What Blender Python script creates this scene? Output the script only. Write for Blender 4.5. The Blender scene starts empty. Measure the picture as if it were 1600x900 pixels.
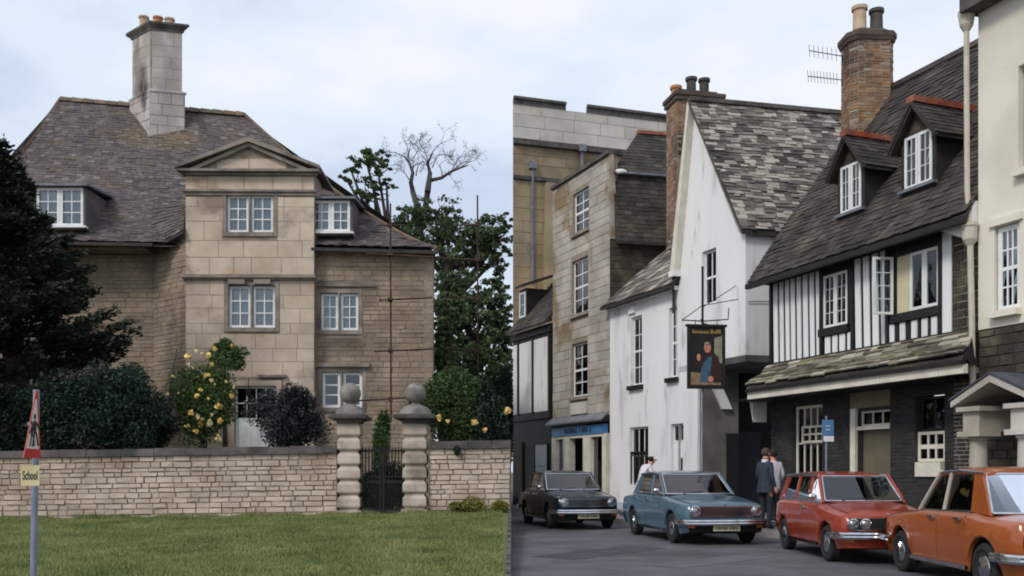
import bpy, math, random
import numpy as np
from mathutils import Vector, Matrix
R = math.radians
random.seed(11); rng = np.random.default_rng(11)
sc = bpy.context.scene
COL = sc.collection
# ------------------------------------------------------------------ camera
F, CX, HY, EYE = 1500.0, 800.0, 738.0, 1.36        # focal length and horizon in photo pixels, eye height in metres
cd = bpy.data.cameras.new('camera'); cam = bpy.data.objects.new('camera', cd); COL.objects.link(cam)
cam.location = (0, 0, EYE); cam.rotation_euler = (R(90), 0, 0)
cd.sensor_width = 36; cd.lens = 36 * F / 1600; cd.shift_y = (HY - 450) / 1600
cd.clip_start = 0.1; cd.clip_end = 5000
sc.camera = cam
# ------------------------------------------------------------------ sky, sun, exposure
SUN_EL, SUN_AZ = R(42), R(222)                       # azimuth clockwise from +Y: behind the camera, to its left
w = bpy.data.worlds.new('World'); sc.world = w; w.use_nodes = True
nt = w.node_tree; nt.nodes.clear()
def wn(t, **k):
    n = nt.nodes.new(t)
    for a, b in k.items(): setattr(n, a, b)
    return n
out = wn('ShaderNodeOutputWorld'); sky = wn('ShaderNodeTexSky', sky_type='NISHITA', sun_disc=False)
sky.sun_elevation = SUN_EL; sky.sun_rotation = SUN_AZ; sky.air_density = 1.0; sky.dust_density = 2.0
bsky = wn('ShaderNodeBackground'); bsky.inputs[1].default_value = 0.1
nt.links.new(sky.outputs[0], bsky.inputs[0])
tc = wn('ShaderNodeTexCoord'); mp = wn('ShaderNodeMapping'); mp.inputs['Scale'].default_value = (1.0, 1.0, 2.2)
mp.inputs['Location'].default_value = (9.4, 0.7, 6.3)
nt.links.new(tc.outputs['Generated'], mp.inputs[0])
nz = wn('ShaderNodeTexNoise'); nz.inputs['Scale'].default_value = 2.6; nz.inputs['Detail'].default_value = 6; nz.inputs['Roughness'].default_value = 0.52
nt.links.new(mp.outputs[0], nz.inputs[0])
cr = wn('ShaderNodeValToRGB'); e = cr.color_ramp.elements
e[0].position = 0.38; e[0].color = (0.51, 0.59, 0.72, 1)
e[1].position = 0.62; e[1].color = (0.80, 0.81, 0.855, 1)
m_ = e.new(0.47); m_.color = (0.64, 0.72, 0.83, 1)
nt.links.new(nz.outputs[0], cr.inputs[0])
bcl = wn('ShaderNodeBackground'); bcl.inputs[1].default_value = 1.0
nt.links.new(cr.outputs[0], bcl.inputs[0])
mx = wn('ShaderNodeMixShader'); mx.inputs[0].default_value = 0.9
nt.links.new(bsky.outputs[0], mx.inputs[1]); nt.links.new(bcl.outputs[0], mx.inputs[2]); nt.links.new(mx.outputs[0], out.inputs[0])
sl = bpy.data.lights.new('sun', 'SUN'); sl.energy = 1.45; sl.angle = R(14); sl.color = (1.0, 0.96, 0.90)
so = bpy.data.objects.new('sun', sl); COL.objects.link(so)
sd = Vector((math.sin(SUN_AZ) * math.cos(SUN_EL), math.cos(SUN_AZ) * math.cos(SUN_EL), math.sin(SUN_EL)))
so.location = sd * 60; so.rotation_euler = (-sd).to_track_quat('-Z', 'Y').to_euler()
sc.view_settings.view_transform = 'Standard'; sc.view_settings.look = 'None'
sc.view_settings.exposure = 0.32; sc.view_settings.gamma = 1.0
sc.cycles.max_bounces = 6; sc.cycles.transparent_max_bounces = 12
sc.cycles.use_denoising = True; sc.cycles.filter_width = 1.9
# ------------------------------------------------------------------ geometry helpers
def at(x, y, D): return Vector(((x - CX) * D / F, D, EYE + (HY - y) * D / F))
def gx(x, D): return (x - CX) * D / F
def zy(y, D): return EYE + (HY - y) * D / F
def proj(p): return (CX + F * p[0] / p[1], HY - F * (p[2] - EYE) / p[1])
UP = Vector((0, 0, 1))
WLOC = {}
def link(o, parent, loc):
    COL.objects.link(o); o.location = loc; WLOC[o] = Vector(loc)
    if parent is not None:
        o.parent = parent; o.matrix_parent_inverse = Matrix.Translation(-WLOC[parent])
def thing(name, label, cat, loc, group=None):
    o = bpy.data.objects.new(name, None); o.empty_display_size = 0.3
    link(o, None, Vector(loc)); o['label'] = label; o['category'] = cat
    if group: o['group'] = group
    return o
def tag(o, label, cat, group=None):
    o['label'] = label; o['category'] = cat
    if group: o['group'] = group
    return o
class Frame:
    """a vertical plane: u to the right, w out of the wall towards the street, z up (world height)"""
    def __init__(s, p, q):
        s.O = Vector((p[0], p[1], 0)); d = Vector((q[0] - p[0], q[1] - p[1], 0)); s.len = d.length; s.u = d.normalized()
        s.n = Vector((s.u.y, -s.u.x, 0))
    @staticmethod
    def px(x0, D0, x1, D1): return Frame((gx(x0, D0), D0), (gx(x1, D1), D1))
    def P(s, u, w, z): return s.O + s.u * u + s.n * w + UP * z
    def uz(s, x, y, w=0.0):
        d = Vector(((x - CX) / F, 1.0, (HY - y) / F)); o = s.O + s.n * w - Vector((0, 0, 0))
        t = o.to_2d().dot(s.n.to_2d()) / d.to_2d().dot(s.n.to_2d()); p = d * t + Vector((0, 0, EYE))
        return (p - s.O).dot(s.u), p.z
    def rect(s, x0, y0, x1, y1, w=0.0):
        """pixel box -> (u0,u1,z0,z1); heights measured on the middle of the box"""
        xm = (x0 + x1) / 2
        return s.uz(x0, y0, w)[0], s.uz(x1, y0, w)[0], s.uz(xm, y1, w)[1], s.uz(xm, y0, w)[1]
class MB:
    def __init__(s): s.v = []; s.f = []; s.mi = []
    def add(s, vs, fs, mi=0):
        b = len(s.v); s.v += [tuple(v) for v in vs]; s.f += [tuple(b + i for i in f) for f in fs]; s.mi += [mi] * len(fs); return s
    def hexa(s, p, mi=0):    # p: 4 back (ccw) + 4 front
        return s.add(p, [(0, 3, 2, 1), (4, 5, 6, 7), (0, 1, 5, 4), (1, 2, 6, 5), (2, 3, 7, 6), (3, 0, 4, 7)], mi)
    def box(s, fr, u0, u1, w0, w1, z0, z1, mi=0):
        return s.hexa([fr.P(a, b, c) for b in (w0, w1) for a, c in ((u0, z0), (u1, z0), (u1, z1), (u0, z1))], mi)
    def prism(s, fr, poly, w0, w1, mi=0):
        n = len(poly); vs = [fr.P(a, w0, b) for a, b in poly] + [fr.P(a, w1, b) for a, b in poly]
        return s.add(vs, [tuple(range(n))[::-1], tuple(range(n, 2 * n))] + [(i, (i + 1) % n, n + (i + 1) % n, n + i) for i in range(n)], mi)
    def slab(s, pts, h, mi=0):   # planar polygon thickened downwards by vector h
        n = len(pts); h = Vector(h); vs = [Vector(p) for p in pts] + [Vector(p) + h for p in pts]
        return s.add(vs, [tuple(range(n)), tuple(range(n, 2 * n))[::-1]] + [(i, n + i, n + (i + 1) % n, (i + 1) % n) for i in range(n)], mi)
    def tube(s, pts, rad, n=8, mi=0, cap=True):
        pts = [Vector(p) for p in pts]; k = len(pts)
        if not hasattr(rad, '__len__'): rad = [rad] * k
        rings = []; ref = Vector((0.31, 0.17, 0.93))
        for i, p in enumerate(pts):
            d = (pts[min(i + 1, k - 1)] - pts[max(i - 1, 0)]).normalized()
            a = d.cross(ref)
            if a.length < 0.05: a = d.cross(Vector((1, 0, 0)))
            a.normalize(); b = d.cross(a)
            rings.append([p + (a * math.cos(t) + b * math.sin(t)) * rad[i] for t in [2 * math.pi * j / n for j in range(n)]])
        vs = [v for r in rings for v in r]
        fs = [(i * n + j, i * n + (j + 1) % n, (i + 1) * n + (j + 1) % n, (i + 1) * n + j) for i in range(k - 1) for j in range(n)]
        if cap: fs += [tuple(range(n))[::-1], tuple(range((k - 1) * n, k * n))]
        return s.add(vs, fs, mi)
    def bar(s, p, q, wd, ht, mi=0, up=None):
        p, q = Vector(p), Vector(q); d = (q - p).normalized(); upv = up or UP
        a = d.cross(upv)
        if a.length < 0.05: a = d.cross(Vector((1, 0, 0)))
        a.normalize(); b = a.cross(d); a *= wd / 2; b *= ht / 2
        return s.hexa([p - a - b, p + a - b, p + a + b, p - a + b, q - a - b, q + a - b, q + a + b, q - a + b], mi)
    def lathe(s, c, axis, prof, n=16, mi=0):
        c = Vector(c); ax = Vector(axis).normalized(); a = ax.cross(Vector((0.2, 0.9, 0.3))).normalized(); b = ax.cross(a)
        vs = [c + ax * h + (a * math.cos(2 * math.pi * j / n) + b * math.sin(2 * math.pi * j / n)) * r for r, h in prof for j in range(n)]
        k = len(prof)
        fs = [(i * n + j, i * n + (j + 1) % n, (i + 1) * n + (j + 1) % n, (i + 1) * n + j) for i in range(k - 1) for j in range(n)]
        return s.add(vs, fs + [tuple(range(n))[::-1], tuple(range((k - 1) * n, k * n))], mi)
    def ball(s, c, r, nu=16, nv=10, mi=0, jit=0.0, sq=(1, 1, 1)):
        c = Vector(c); vs = []; fs = []
        for i in range(nv + 1):
            for j in range(nu):
                ph = math.pi * i / nv; th = 2 * math.pi * j / nu; k = r * (1 + jit * (random.random() - .5))
                vs.append(c + Vector((math.sin(ph) * math.cos(th) * k * sq[0], math.sin(ph) * math.sin(th) * k * sq[1], math.cos(ph) * k * sq[2])))
        for i in range(nv):
            for j in range(nu):
                fs.append((i * nu + j, (i + 1) * nu + j, (i + 1) * nu + (j + 1) % nu, i * nu + (j + 1) % nu))
        return s.add(vs, fs, mi)
    def build(s, name, mat, parent=None, smooth=None, kind=None):
        if not s.v: return None
        V = np.array(s.v, dtype=np.float64); c = (V.min(0) + V.max(0)) / 2
        if parent is None: c[2] = V[:, 2].min()
        me = bpy.data.meshes.new(name); me.from_pydata((V - c).tolist(), [], s.f)
        mats = mat if isinstance(mat, (list, tuple)) else [mat]
        for m in mats: me.materials.append(m)
        if len(mats) > 1: me.polygons.foreach_set('material_index', s.mi)
        if smooth is not None:
            me.polygons.foreach_set('use_smooth', [True] * len(me.polygons)); me.set_sharp_from_angle(angle=R(smooth))
        o = bpy.data.objects.new(name, me); link(o, parent, Vector(c))
        if kind: o['kind'] = kind
        return o
def box_part(name, mat, parent, fr, *a): return MB().box(fr, *a).build(name, mat, parent)
def interp(tab, x):
    tab = sorted(tab)
    if x <= tab[0][0]: return tab[0][1]
    for (a, p), (b, q) in zip(tab, tab[1:]):
        if x <= b: t = (x - a) / (b - a); return p + (q - p) * t
    return tab[-1][1]
# ------------------------------------------------------------------ pieces: stones, bricks, tiles
def stone_hex(fr, u0, u1, z0, z1, w0, w1, inset=0.006, jit=0.004):
    j = lambda: random.uniform(-jit, jit)
    fp = [(u0 + inset, z0 + inset), (u1 - inset, z0 + inset), (u1 - inset, z1 - inset), (u0 + inset, z1 - inset)]
    return [fr.P(a, w0, b) for a, b in ((u0, z0), (u1, z0), (u1, z1), (u0, z1))] + [fr.P(a + j(), w1 + j(), b + j()) for a, b in fp]
def coursed(fr, u0, u1, z0, z1, h, wd, proud=(0.012, 0.03), joint=0.008, holes=(), keep=None, jit=0.004, w=0.0, zf=None):
    """courses of stones over a rectangle, left out where a hole is"""
    res = []; z = z0
    while z < z1 - 0.03:
        hh = random.uniform(*h); zt = min(z + hh, z1)
        if z1 - zt < h[0] * 0.5: zt = z1
        u = u0 - random.uniform(0, wd[0]) * 0.5
        while u < u1 - 0.02:
            ww = random.uniform(*wd); a, b = max(u, u0), min(u + ww, u1)
            if u1 - b < wd[0] * 0.4: b = u1
            u = b if b == u1 else u + ww
            segs = [(a, b)]
            for (h0, h1, g0, g1) in holes:
                if zt > g0 + 0.01 and z < g1 - 0.01:
                    ns = []
                    for (p, q) in segs:
                        if q <= h0 or p >= h1: ns.append((p, q)); continue
                        if p < h0: ns.append((p, h0))
                        if q > h1: ns.append((h1, q))
                    segs = ns
            for (p, q) in segs:
                if q - p < 0.035: continue
                if keep and not keep((p + q) / 2, (z + zt) / 2): continue
                dz = zf((p + q) / 2) if zf else 0
                res.append(stone_hex(fr, p + joint / 2, q - joint / 2, z + joint / 2 + dz, zt - joint / 2 + dz, w - 0.02, w + random.uniform(*proud), jit=jit))
        z = zt
    return res
def tiles(L, Rr, nrows, wd, th=0.018, lap=1.3, lift=1.0, jit=0.006, up=None):
    """overlapping tiles on a slope between the left edge L(t) and the right edge Rr(t), t from eaves to ridge"""
    res = []
    for i in range(nrows):
        t0 = i / nrows; t1 = min((i + lap) / nrows, 1.0)
        a0, b0, a1, b1 = L(t0), Rr(t0), L(t1), Rr(t1); wlen = (b0 - a0).length
        nn = (b0 - a0).cross(a1 - a0)
        if nn.z < 0: nn = -nn
        nn.normalize(); s = -random.uniform(0, wd[0])
        while s < wlen:
            ww = random.uniform(*wd); f0 = max(s, 0) / max(wlen, 1e-6); f1 = min(s + ww - 0.008, wlen) / max(wlen, 1e-6); s += ww
            if (f1 - f0) * wlen < 0.03: continue
            k = lambda: random.uniform(-jit, jit)
            l0 = nn * (th * lift + k()); l1 = nn * (0.002); T = nn * th; dn = (a0 - a1).normalized() * k() * 2.0
            q = [a0.lerp(b0, f0) + l0 + dn, a0.lerp(b0, f1) + l0 + dn + nn * k() * .5, a1.lerp(b1, f1) + l1, a1.lerp(b1, f0) + l1]
            res.append(q + [v + T for v in q])
    return res
def emit(pieces, name, mat, parent, limit=300, stuff=None, minpx=0):
    """the largest in the picture become objects of their own, the rest one joined part"""
    def area(h):
        xs = [proj(p) for p in h[4:]]
        if any(p[1] < 0.5 for p in h): return 0
        a = 0
        for i in range(4):
            x0, y0 = xs[i]; x1, y1 = xs[(i + 1) % 4]; a += x0 * y1 - x1 * y0
        cx = sum(p[0] for p in xs) / 4; cy = sum(p[1] for p in xs) / 4
        return abs(a) / 2 if -5 < cx < 1605 and -5 < cy < 905 else 0
    order = sorted(pieces, key=area, reverse=True)
    if limit and len(order) > limit and stuff: single, rest = order[:limit], order[limit:]
    elif limit == 0: single, rest = [], order
    else: single, rest = order, []
    for h in single: MB().hexa(h).build(name, mat, parent)
    if rest:
        m = MB()
        for h in rest: m.hexa(h)
        m.build(stuff, mat, parent, kind='stuff')
def wall_mesh(fr, u0, u1, z0, z1, holes, mat, parent, depth=0.2, name='wall', w=0.0, back=0.3, cuts=()):
    """a wall face with real openings and reveals; cuts: (u_a,z_a,u_b,z_b) lines that trim what lies above them"""
    us = sorted({u0, u1, *[h[0] for h in holes], *[h[1] for h in holes]}); zs = sorted({z0, z1, *[h[2] for h in holes], *[h[3] for h in holes]})
    us = [u for u in us if u0 <= u <= u1]; zs = [z for z in zs if z0 <= z <= z1]
    m = MB(); q = lambda *p: m.add([fr.P(*a) for a in p], [tuple(range(len(p)))])
    for a, b in zip(us, us[1:]):
        for c, d in zip(zs, zs[1:]):
            if any(h[0] - 1e-6 <= a and b <= h[1] + 1e-6 and h[2] - 1e-6 <= c and d <= h[3] + 1e-6 for h in holes): continue
            q((a, w, c), (b, w, c), (b, w, d), (a, w, d))
    for h0, h1, g0, g1 in holes:
        e = w - depth
        q((h0, w, g0), (h0, e, g0), (h0, e, g1), (h0, w, g1)); q((h1, w, g0), (h1, w, g1), (h1, e, g1), (h1, e, g0))
        q((h0, w, g1), (h0, e, g1), (h1, e, g1), (h1, w, g1)); q((h0, w, g0), (h1, w, g0), (h1, e, g0), (h0, e, g0))
    e = w - back
    q((u0, w, z0), (u0, w, z1), (u0, e, z1), (u0, e, z0)); q((u1, w, z0), (u1, e, z0), (u1, e, z1), (u1, w, z1)); q((u0, w, z1), (u1, w, z1), (u1, e, z1), (u0, e, z1))
    o = m.build(name, mat, parent)
    if cuts:
        import bmesh
        bm = bmesh.new(); bm.from_mesh(o.data); off = WLOC[o]
        for ua, za, ub, zb in cuts:
            p = fr.P(ua, 0, za); d = fr.P(ub, 0, zb) - p; no = d.cross(fr.n)
            if no.z < 0: no = -no
            bmesh.ops.bisect_plane(bm, geom=bm.verts[:] + bm.edges[:] + bm.faces[:], plane_co=p - off, plane_no=no, clear_outer=True)
        bm.to_mesh(o.data); bm.free()
    return o
# ------------------------------------------------------------------ materials
def lin(c): c /= 255; return c / 12.92 if c <= 0.04045 else ((c + 0.055) / 1.055) ** 2.4
def A(r, g, b, k=1.0): return (min(lin(r) * k, .9), min(lin(g) * k, .9), min(lin(b) * k, .9), 1)
MATS = {}
def mat(name, c1, c2=None, scale=3.0, rough=0.85, piece=0.0, c3=None, s3=0.6, t3=(0.5, 0.7), bump=0.0, bs=30.0, metal=0.0, coat=0.0, spec=0.4, c4=None, s4=0.25, t4=(.5, .65), stretch=(1, 1, 1), pick=None):
    if name in MATS: return MATS[name]
    m = bpy.data.materials.new(name); m.use_nodes = True; n = m.node_tree.nodes; l = m.node_tree.links
    b = n['Principled BSDF']; b.inputs['Roughness'].default_value = rough; b.inputs['Metallic'].default_value = metal
    b.inputs['Coat Weight'].default_value = coat; b.inputs['Coat Roughness'].default_value = 0.06; b.inputs['Specular IOR Level'].default_value = spec
    geo = n.new('ShaderNodeNewGeometry'); mpn = n.new('ShaderNodeMapping'); mpn.inputs['Scale'].default_value = stretch
    l.new(geo.outputs['Position'], mpn.inputs[0]); pos = mpn.outputs[0]
    def noise(s, d=4):
        t = n.new('ShaderNodeTexNoise'); t.inputs['Scale'].default_value = s; t.inputs['Detail'].default_value = d; l.new(pos, t.inputs[0]); return t.outputs[0]
    def mixc(fac, a, bcol):
        x = n.new('ShaderNodeMix'); x.data_type = 'RGBA'
        l.new(fac, x.inputs[0])
        for i, c in ((6, a), (7, bcol)):
            if isinstance(c, tuple): x.inputs[i].default_value = c
            else: l.new(c, x.inputs[i])
        return x.outputs[2]
    def ramp(v, p0, p1):
        x = n.new('ShaderNodeMapRange'); x.inputs[1].default_value = p0; x.inputs[2].default_value = p1; l.new(v, x.inputs[0]); return x.outputs[0]
    col = mixc(ramp(noise(scale), 0.35, 0.65), c1, c2 or c1)
    if c3: col = mixc(ramp(noise(s3, 5), *t3), col, c3)
    if c4: col = mixc(ramp(noise(s4, 5), *t4), col, c4)
    if piece:
        oi = n.new('ShaderNodeObjectInfo'); ad = n.new('ShaderNodeMath'); ad.operation = 'ADD'; fr = n.new('ShaderNodeMath'); fr.operation = 'FRACT'
        l.new(oi.outputs['Random'], ad.inputs[0]); l.new(geo.outputs['Random Per Island'], ad.inputs[1]); l.new(ad.outputs[0], fr.inputs[0])
        hs = n.new('ShaderNodeHueSaturation'); mr = n.new('ShaderNodeMapRange'); mr.inputs[3].default_value = 1 - piece; mr.inputs[4].default_value = 1 + piece
        l.new(fr.outputs[0], mr.inputs[0]); l.new(mr.outputs[0], hs.inputs['Value']); l.new(col, hs.inputs['Color'])
        m2 = n.new('ShaderNodeMath'); m2.operation = 'MULTIPLY'; m2.inputs[1].default_value = 7.3; f2 = n.new('ShaderNodeMath'); f2.operation = 'FRACT'
        l.new(fr.outputs[0], m2.inputs[0]); l.new(m2.outputs[0], f2.inputs[0]); mr2 = n.new('ShaderNodeMapRange'); mr2.inputs[3].default_value = 1 - piece * .8; mr2.inputs[4].default_value = 1 + piece * .6
        l.new(f2.outputs[0], mr2.inputs[0]); l.new(mr2.outputs[0], hs.inputs['Saturation']); col = hs.outputs[0]
        if pick:      # some of the pieces are of another stone
            m3 = n.new('ShaderNodeMath'); m3.operation = 'MULTIPLY_ADD'; m3.inputs[1].default_value = 13.7; m3.inputs[2].default_value = .13; l.new(fr.outputs[0], m3.inputs[0])
            f3 = n.new('ShaderNodeMath'); f3.operation = 'FRACT'; l.new(m3.outputs[0], f3.inputs[0]); col = mixc(ramp(f3.outputs[0], pick[1], pick[1] + (pick[2] if len(pick) > 2 else .12)), col, pick[0])
    if isinstance(col, tuple): b.inputs['Base Color'].default_value = col
    else: l.new(col, b.inputs['Base Color'])
    if bump:
        bn = n.new('ShaderNodeBump'); bn.inputs['Strength'].default_value = bump; bn.inputs['Distance'].default_value = 0.02
        l.new(noise(bs, 5), bn.inputs['Height']); l.new(bn.outputs[0], b.inputs['Normal'])
    MATS[name] = m; return m
def glass_mat(name, tint=(0.8, 0.85, 0.85, 1), base=0.08, rough=0.03):
    m = bpy.data.materials.new(name); m.use_nodes = True; n = m.node_tree.nodes; l = m.node_tree.links; n.clear()
    o = n.new('ShaderNodeOutputMaterial'); t = n.new('ShaderNodeBsdfTransparent'); t.inputs[0].default_value = tint
    g = n.new('ShaderNodeBsdfGlossy'); g.inputs['Roughness'].default_value = rough; g.inputs[0].default_value = (.95, .96, 1, 1)
    fz = n.new('ShaderNodeFresnel'); fz.inputs[0].default_value = 1.5; a = n.new('ShaderNodeMath'); a.operation = 'ADD'; a.inputs[1].default_value = base; a.use_clamp = True
    geo = n.new('ShaderNodeNewGeometry'); nz = n.new('ShaderNodeTexNoise'); nz.inputs['Scale'].default_value = 2.5; bn = n.new('ShaderNodeBump'); bn.inputs['Strength'].default_value = 0.05; bn.inputs['Distance'].default_value = 0.05
    l.new(geo.outputs['Position'], nz.inputs[0]); l.new(nz.outputs[0], bn.inputs['Height']); l.new(bn.outputs[0], g.inputs['Normal'])
    x = n.new('ShaderNodeMixShader'); l.new(fz.outputs[0], a.inputs[0]); l.new(a.outputs[0], x.inputs[0]); l.new(t.outputs[0], x.inputs[1]); l.new(g.outputs[0], x.inputs[2]); l.new(x.outputs[0], o.inputs[0])
    return m
def leaf_mat(name, c1, c2, trans=0.25, rough=0.55):
    m = bpy.data.materials.new(name); m.use_nodes = True; n = m.node_tree.nodes; l = m.node_tree.links
    b = n['Principled BSDF']; b.inputs['Roughness'].default_value = rough; b.inputs['Specular IOR Level'].default_value = 0.25
    geo = n.new('ShaderNodeNewGeometry'); x = n.new('ShaderNodeMix'); x.data_type = 'RGBA'; x.inputs[6].default_value = c1; x.inputs[7].default_value = c2
    nz = n.new('ShaderNodeTexNoise'); nz.inputs['Scale'].default_value = 0.9; nz.inputs['Detail'].default_value = 3; l.new(geo.outputs['Position'], nz.inputs[0])
    ad = n.new('ShaderNodeMath'); ad.operation = 'MULTIPLY_ADD'; ad.inputs[1].default_value = 0.5; l.new(geo.outputs['Random Per Island'], ad.inputs[0])
    mr = n.new('ShaderNodeMapRange'); mr.inputs[1].default_value = .35; mr.inputs[2].default_value = .65; mr.inputs[4].default_value = .5; l.new(nz.outputs[0], mr.inputs[0]); l.new(mr.outputs[0], ad.inputs[2])
    l.new(ad.outputs[0], x.inputs[0]); l.new(x.outputs[2], b.inputs['Base Color'])
    tr = n.new('ShaderNodeBsdfTranslucent'); l.new(x.outputs[2], tr.inputs[0]); ms = n.new('ShaderNodeMixShader'); ms.inputs[0].default_value = trans
    l.new(b.outputs[0], ms.inputs[1]); l.new(tr.outputs[0], ms.inputs[2]); l.new(ms.outputs[0], n['Material Output'].inputs[0])
    MATS[name] = m; return m
STONE_BAY = mat('manor_ashlar', A(202, 184, 164), A(176, 159, 141), 1.1, .9, .08, A(146, 124, 110), .8, (.56, .68), .6, 22, c4=A(182, 154, 124), s4=.5, t4=(.6, .72))
STONE_RUB = mat('manor_rubble', A(162, 144, 124), A(138, 122, 105), 1.6, .95, .10, A(96, 86, 78), .5, (.5, .72), .6, 26)
MORTAR = mat('mortar', A(156, 142, 126), A(132, 120, 106), 4, .95, bump=.4); MORTAR_M = mat('manor_mortar', A(148, 132, 119), A(126, 112, 101), 3, .95, bump=.4)
STONE_TRIM = mat('manor_trim_stone', A(152, 140, 128), A(122, 112, 104), 2.2, .9, .06, A(84, 76, 72), .9, (.5, .7), .4, 24)
STONE_WALL = mat('garden_wall_stone', A(203, 185, 167), A(176, 159, 142), 1.5, .95, .11, A(148, 127, 113), .42, (.48, .66), .7, 24, c4=A(194, 178, 166), s4=.75, t4=(.56, .7))
COPING = mat('wall_coping_stone', A(98, 92, 88), A(70, 66, 66), 2.4, .95, .14, A(58, 60, 50), 1.2, (.55, .7), .6, 24)
PIER = mat('gate_pier_stone', A(196, 182, 168), A(164, 150, 136), 2.0, .9, .08, A(104, 92, 82), 1.0, (.52, .72), .5, 20)
BALL = mat('lichened_ball_stone', A(140, 134, 128), A(110, 105, 101), 5, .95, 0, A(72, 70, 66), 2, (.5, .7), .5, 24)
ROOF_M = mat('manor_roof_slate', A(100, 91, 91), A(76, 69, 71), 2.6, .9, .2, A(112, 96, 76), .5, (.58, .76), .5, 20, c4=A(92, 80, 74), s4=1.1, t4=(.5, .66), pick=(A(128, 120, 116), .9))
CHIM = mat('chimney_ashlar', A(186, 177, 172), A(150, 141, 136), 1.4, .92, .10, A(60, 56, 54), .9, (.56, .72), .5, 22, stretch=(1, 1, .45))
LEAD = mat('lead_sheet', A(120, 122, 130), A(98, 100, 108), 3, .6)
WHITE_P = mat('white_paint', A(232, 232, 230), A(216, 216, 214), 3, .5)
CREAM_P = mat('cream_paint', A(222, 216, 200), A(202, 196, 180), 3, .55)
BLACK_P = mat('black_paint', A(22, 21, 22), A(34, 32, 32), 3, .55)
DARK_IN = mat('dark_interior', A(38, 36, 36), A(24, 23, 23), 2, .95)
NET = mat('net_curtain', A(226, 230, 238), A(190, 197, 210), 4, .95, stretch=(9, 9, .6))
DARK_CUR = mat('dull_curtain', A(120, 112, 108), A(78, 74, 74), 4, .95, stretch=(9, 9, .6))
GLASS = glass_mat('window_glass', base=.025); GLASS_D = glass_mat('window_glass_reflecting', (.55, .6, .62, 1), .12)
IRON = mat('black_iron', A(26, 25, 28), A(38, 35, 36), 6, .6, metal=.3)
RUST = mat('rusty_steel', A(78, 54, 48), A(56, 42, 40), 5, .85)
GALV = mat('galvanised_steel', A(132, 138, 150), A(112, 118, 130), 4, .5, metal=.25)
CLAY = mat('clay_pot', A(190, 132, 100), A(160, 104, 76), 4, .9); CREAMPOT = mat('cream_pot', A(196, 172, 148), A(170, 146, 120), 4, .9); GREYPOT = mat('grey_pot', A(84, 80, 76), A(62, 60, 58), 4, .9)
RIDGE = mat('red_ridge_tile', A(160, 84, 58), A(120, 66, 50), 5, .9, .18)
BARK = mat('bark', A(72, 62, 56), A(48, 42, 38), 5, .95, bump=.6); DEADBARK = mat('dead_wood', A(84, 78, 80), A(62, 56, 58), 5, .95)
# ------------------------------------------------------------------ windows
def glazed(fr, u0, u1, z0, z1, w, nx, ny, parent, fm=WHITE_P, fw=0.05, bw=0.022, curtain=NET, glass=GLASS, flat=False, meet=None, sill=None, name='window', room=True, cover=1.0):
    """one light: frame with glazing bars, panes and what hangs behind"""
    m = MB(); d = 0.05
    m.box(fr, u0, u0 + fw, w - d, w, z0, z1); m.box(fr, u1 - fw, u1, w - d, w, z0, z1)
    m.box(fr, u0 + fw, u1 - fw, w - d, w - .002, z1 - fw, z1); m.box(fr, u0 + fw, u1 - fw, w - d, w - .002, z0, z0 + fw)
    a0, a1, b0, b1 = u0 + fw, u1 - fw, z0 + fw, z1 - fw
    us = [a0 + (a1 - a0) * i / nx for i in range(nx + 1)]; zs = [b0 + (b1 - b0) * i / ny for i in range(ny + 1)]
    for u in us[1:-1]: m.box(fr, u - bw / 2, u + bw / 2, w - d * .8, w - .008, b0, b1)
    for i, z in enumerate(zs[1:-1]):
        k = bw * (2.2 if meet and i + 1 == meet else 1); m.box(fr, a0, a1, w - d * .8, w - .010, z - k / 2, z + k / 2)
    f = m.build(name if not flat else 'window_frame', fm, parent); pp = parent if flat else f
    for i in range(nx):
        for j in range(ny):
            k4 = [random.uniform(-.004, .004) for _ in range(4)]; cs = ((us[i], zs[j]), (us[i + 1], zs[j]), (us[i + 1], zs[j + 1]), (us[i], zs[j + 1]))
            MB().hexa([fr.P(a, w - d * .55 + k4[q], b) for q, (a, b) in enumerate(cs)] + [fr.P(a, w - d * .45 + k4[q], b) for q, (a, b) in enumerate(cs)]).build('pane', glass, pp)
    if curtain is not None:
        m = MB(); n = 24; cw = a0 + (a1 - a0) * cover
        ph = random.uniform(0, 6); pts = [(a0 + (cw - a0) * i / n, w - .14 + .018 * math.sin(i * random.uniform(1.9, 2.3) + ph)) for i in range(n + 1)]; gap = random.choice((0, 0, 2, 3)); g0 = random.randint(9, 13)
        for ii, ((p, e1), (q, e2)) in enumerate(zip(pts, pts[1:])):
            if g0 <= ii < g0 + gap: continue
            m.hexa([fr.P(p, e1 - .004, b0), fr.P(q, e2 - .004, b0), fr.P(q, e2 - .004, b1), fr.P(p, e1 - .004, b1), fr.P(p, e1, b0), fr.P(q, e2, b0), fr.P(q, e2, b1), fr.P(p, e1, b1)])
        m.build('curtain', curtain, pp)
    if room:
        e = w - .9; g = w - .06; m = MB(); q = lambda *p: m.add([fr.P(*x) for x in p], [(0, 1, 2, 3)])
        q((u0, e, z0), (u1, e, z0), (u1, e, z1), (u0, e, z1)); q((u0, g, z0), (u0, e, z0), (u0, e, z1), (u0, g, z1)); q((u1, g, z0), (u1, g, z1), (u1, e, z1), (u1, e, z0))
        q((u0, g, z1), (u0, e, z1), (u1, e, z1), (u1, g, z1)); q((u0, g, z0), (u1, g, z0), (u1, e, z0), (u0, e, z0))
        m.build('room_behind', DARK_IN, pp)
    if sill is not None: MB().box(fr, u0 - .06, u1 + .06, w - .05, sill[0], z0 - sill[1], z0 - .002).build('sill', sill[2], pp)
    return f
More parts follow.
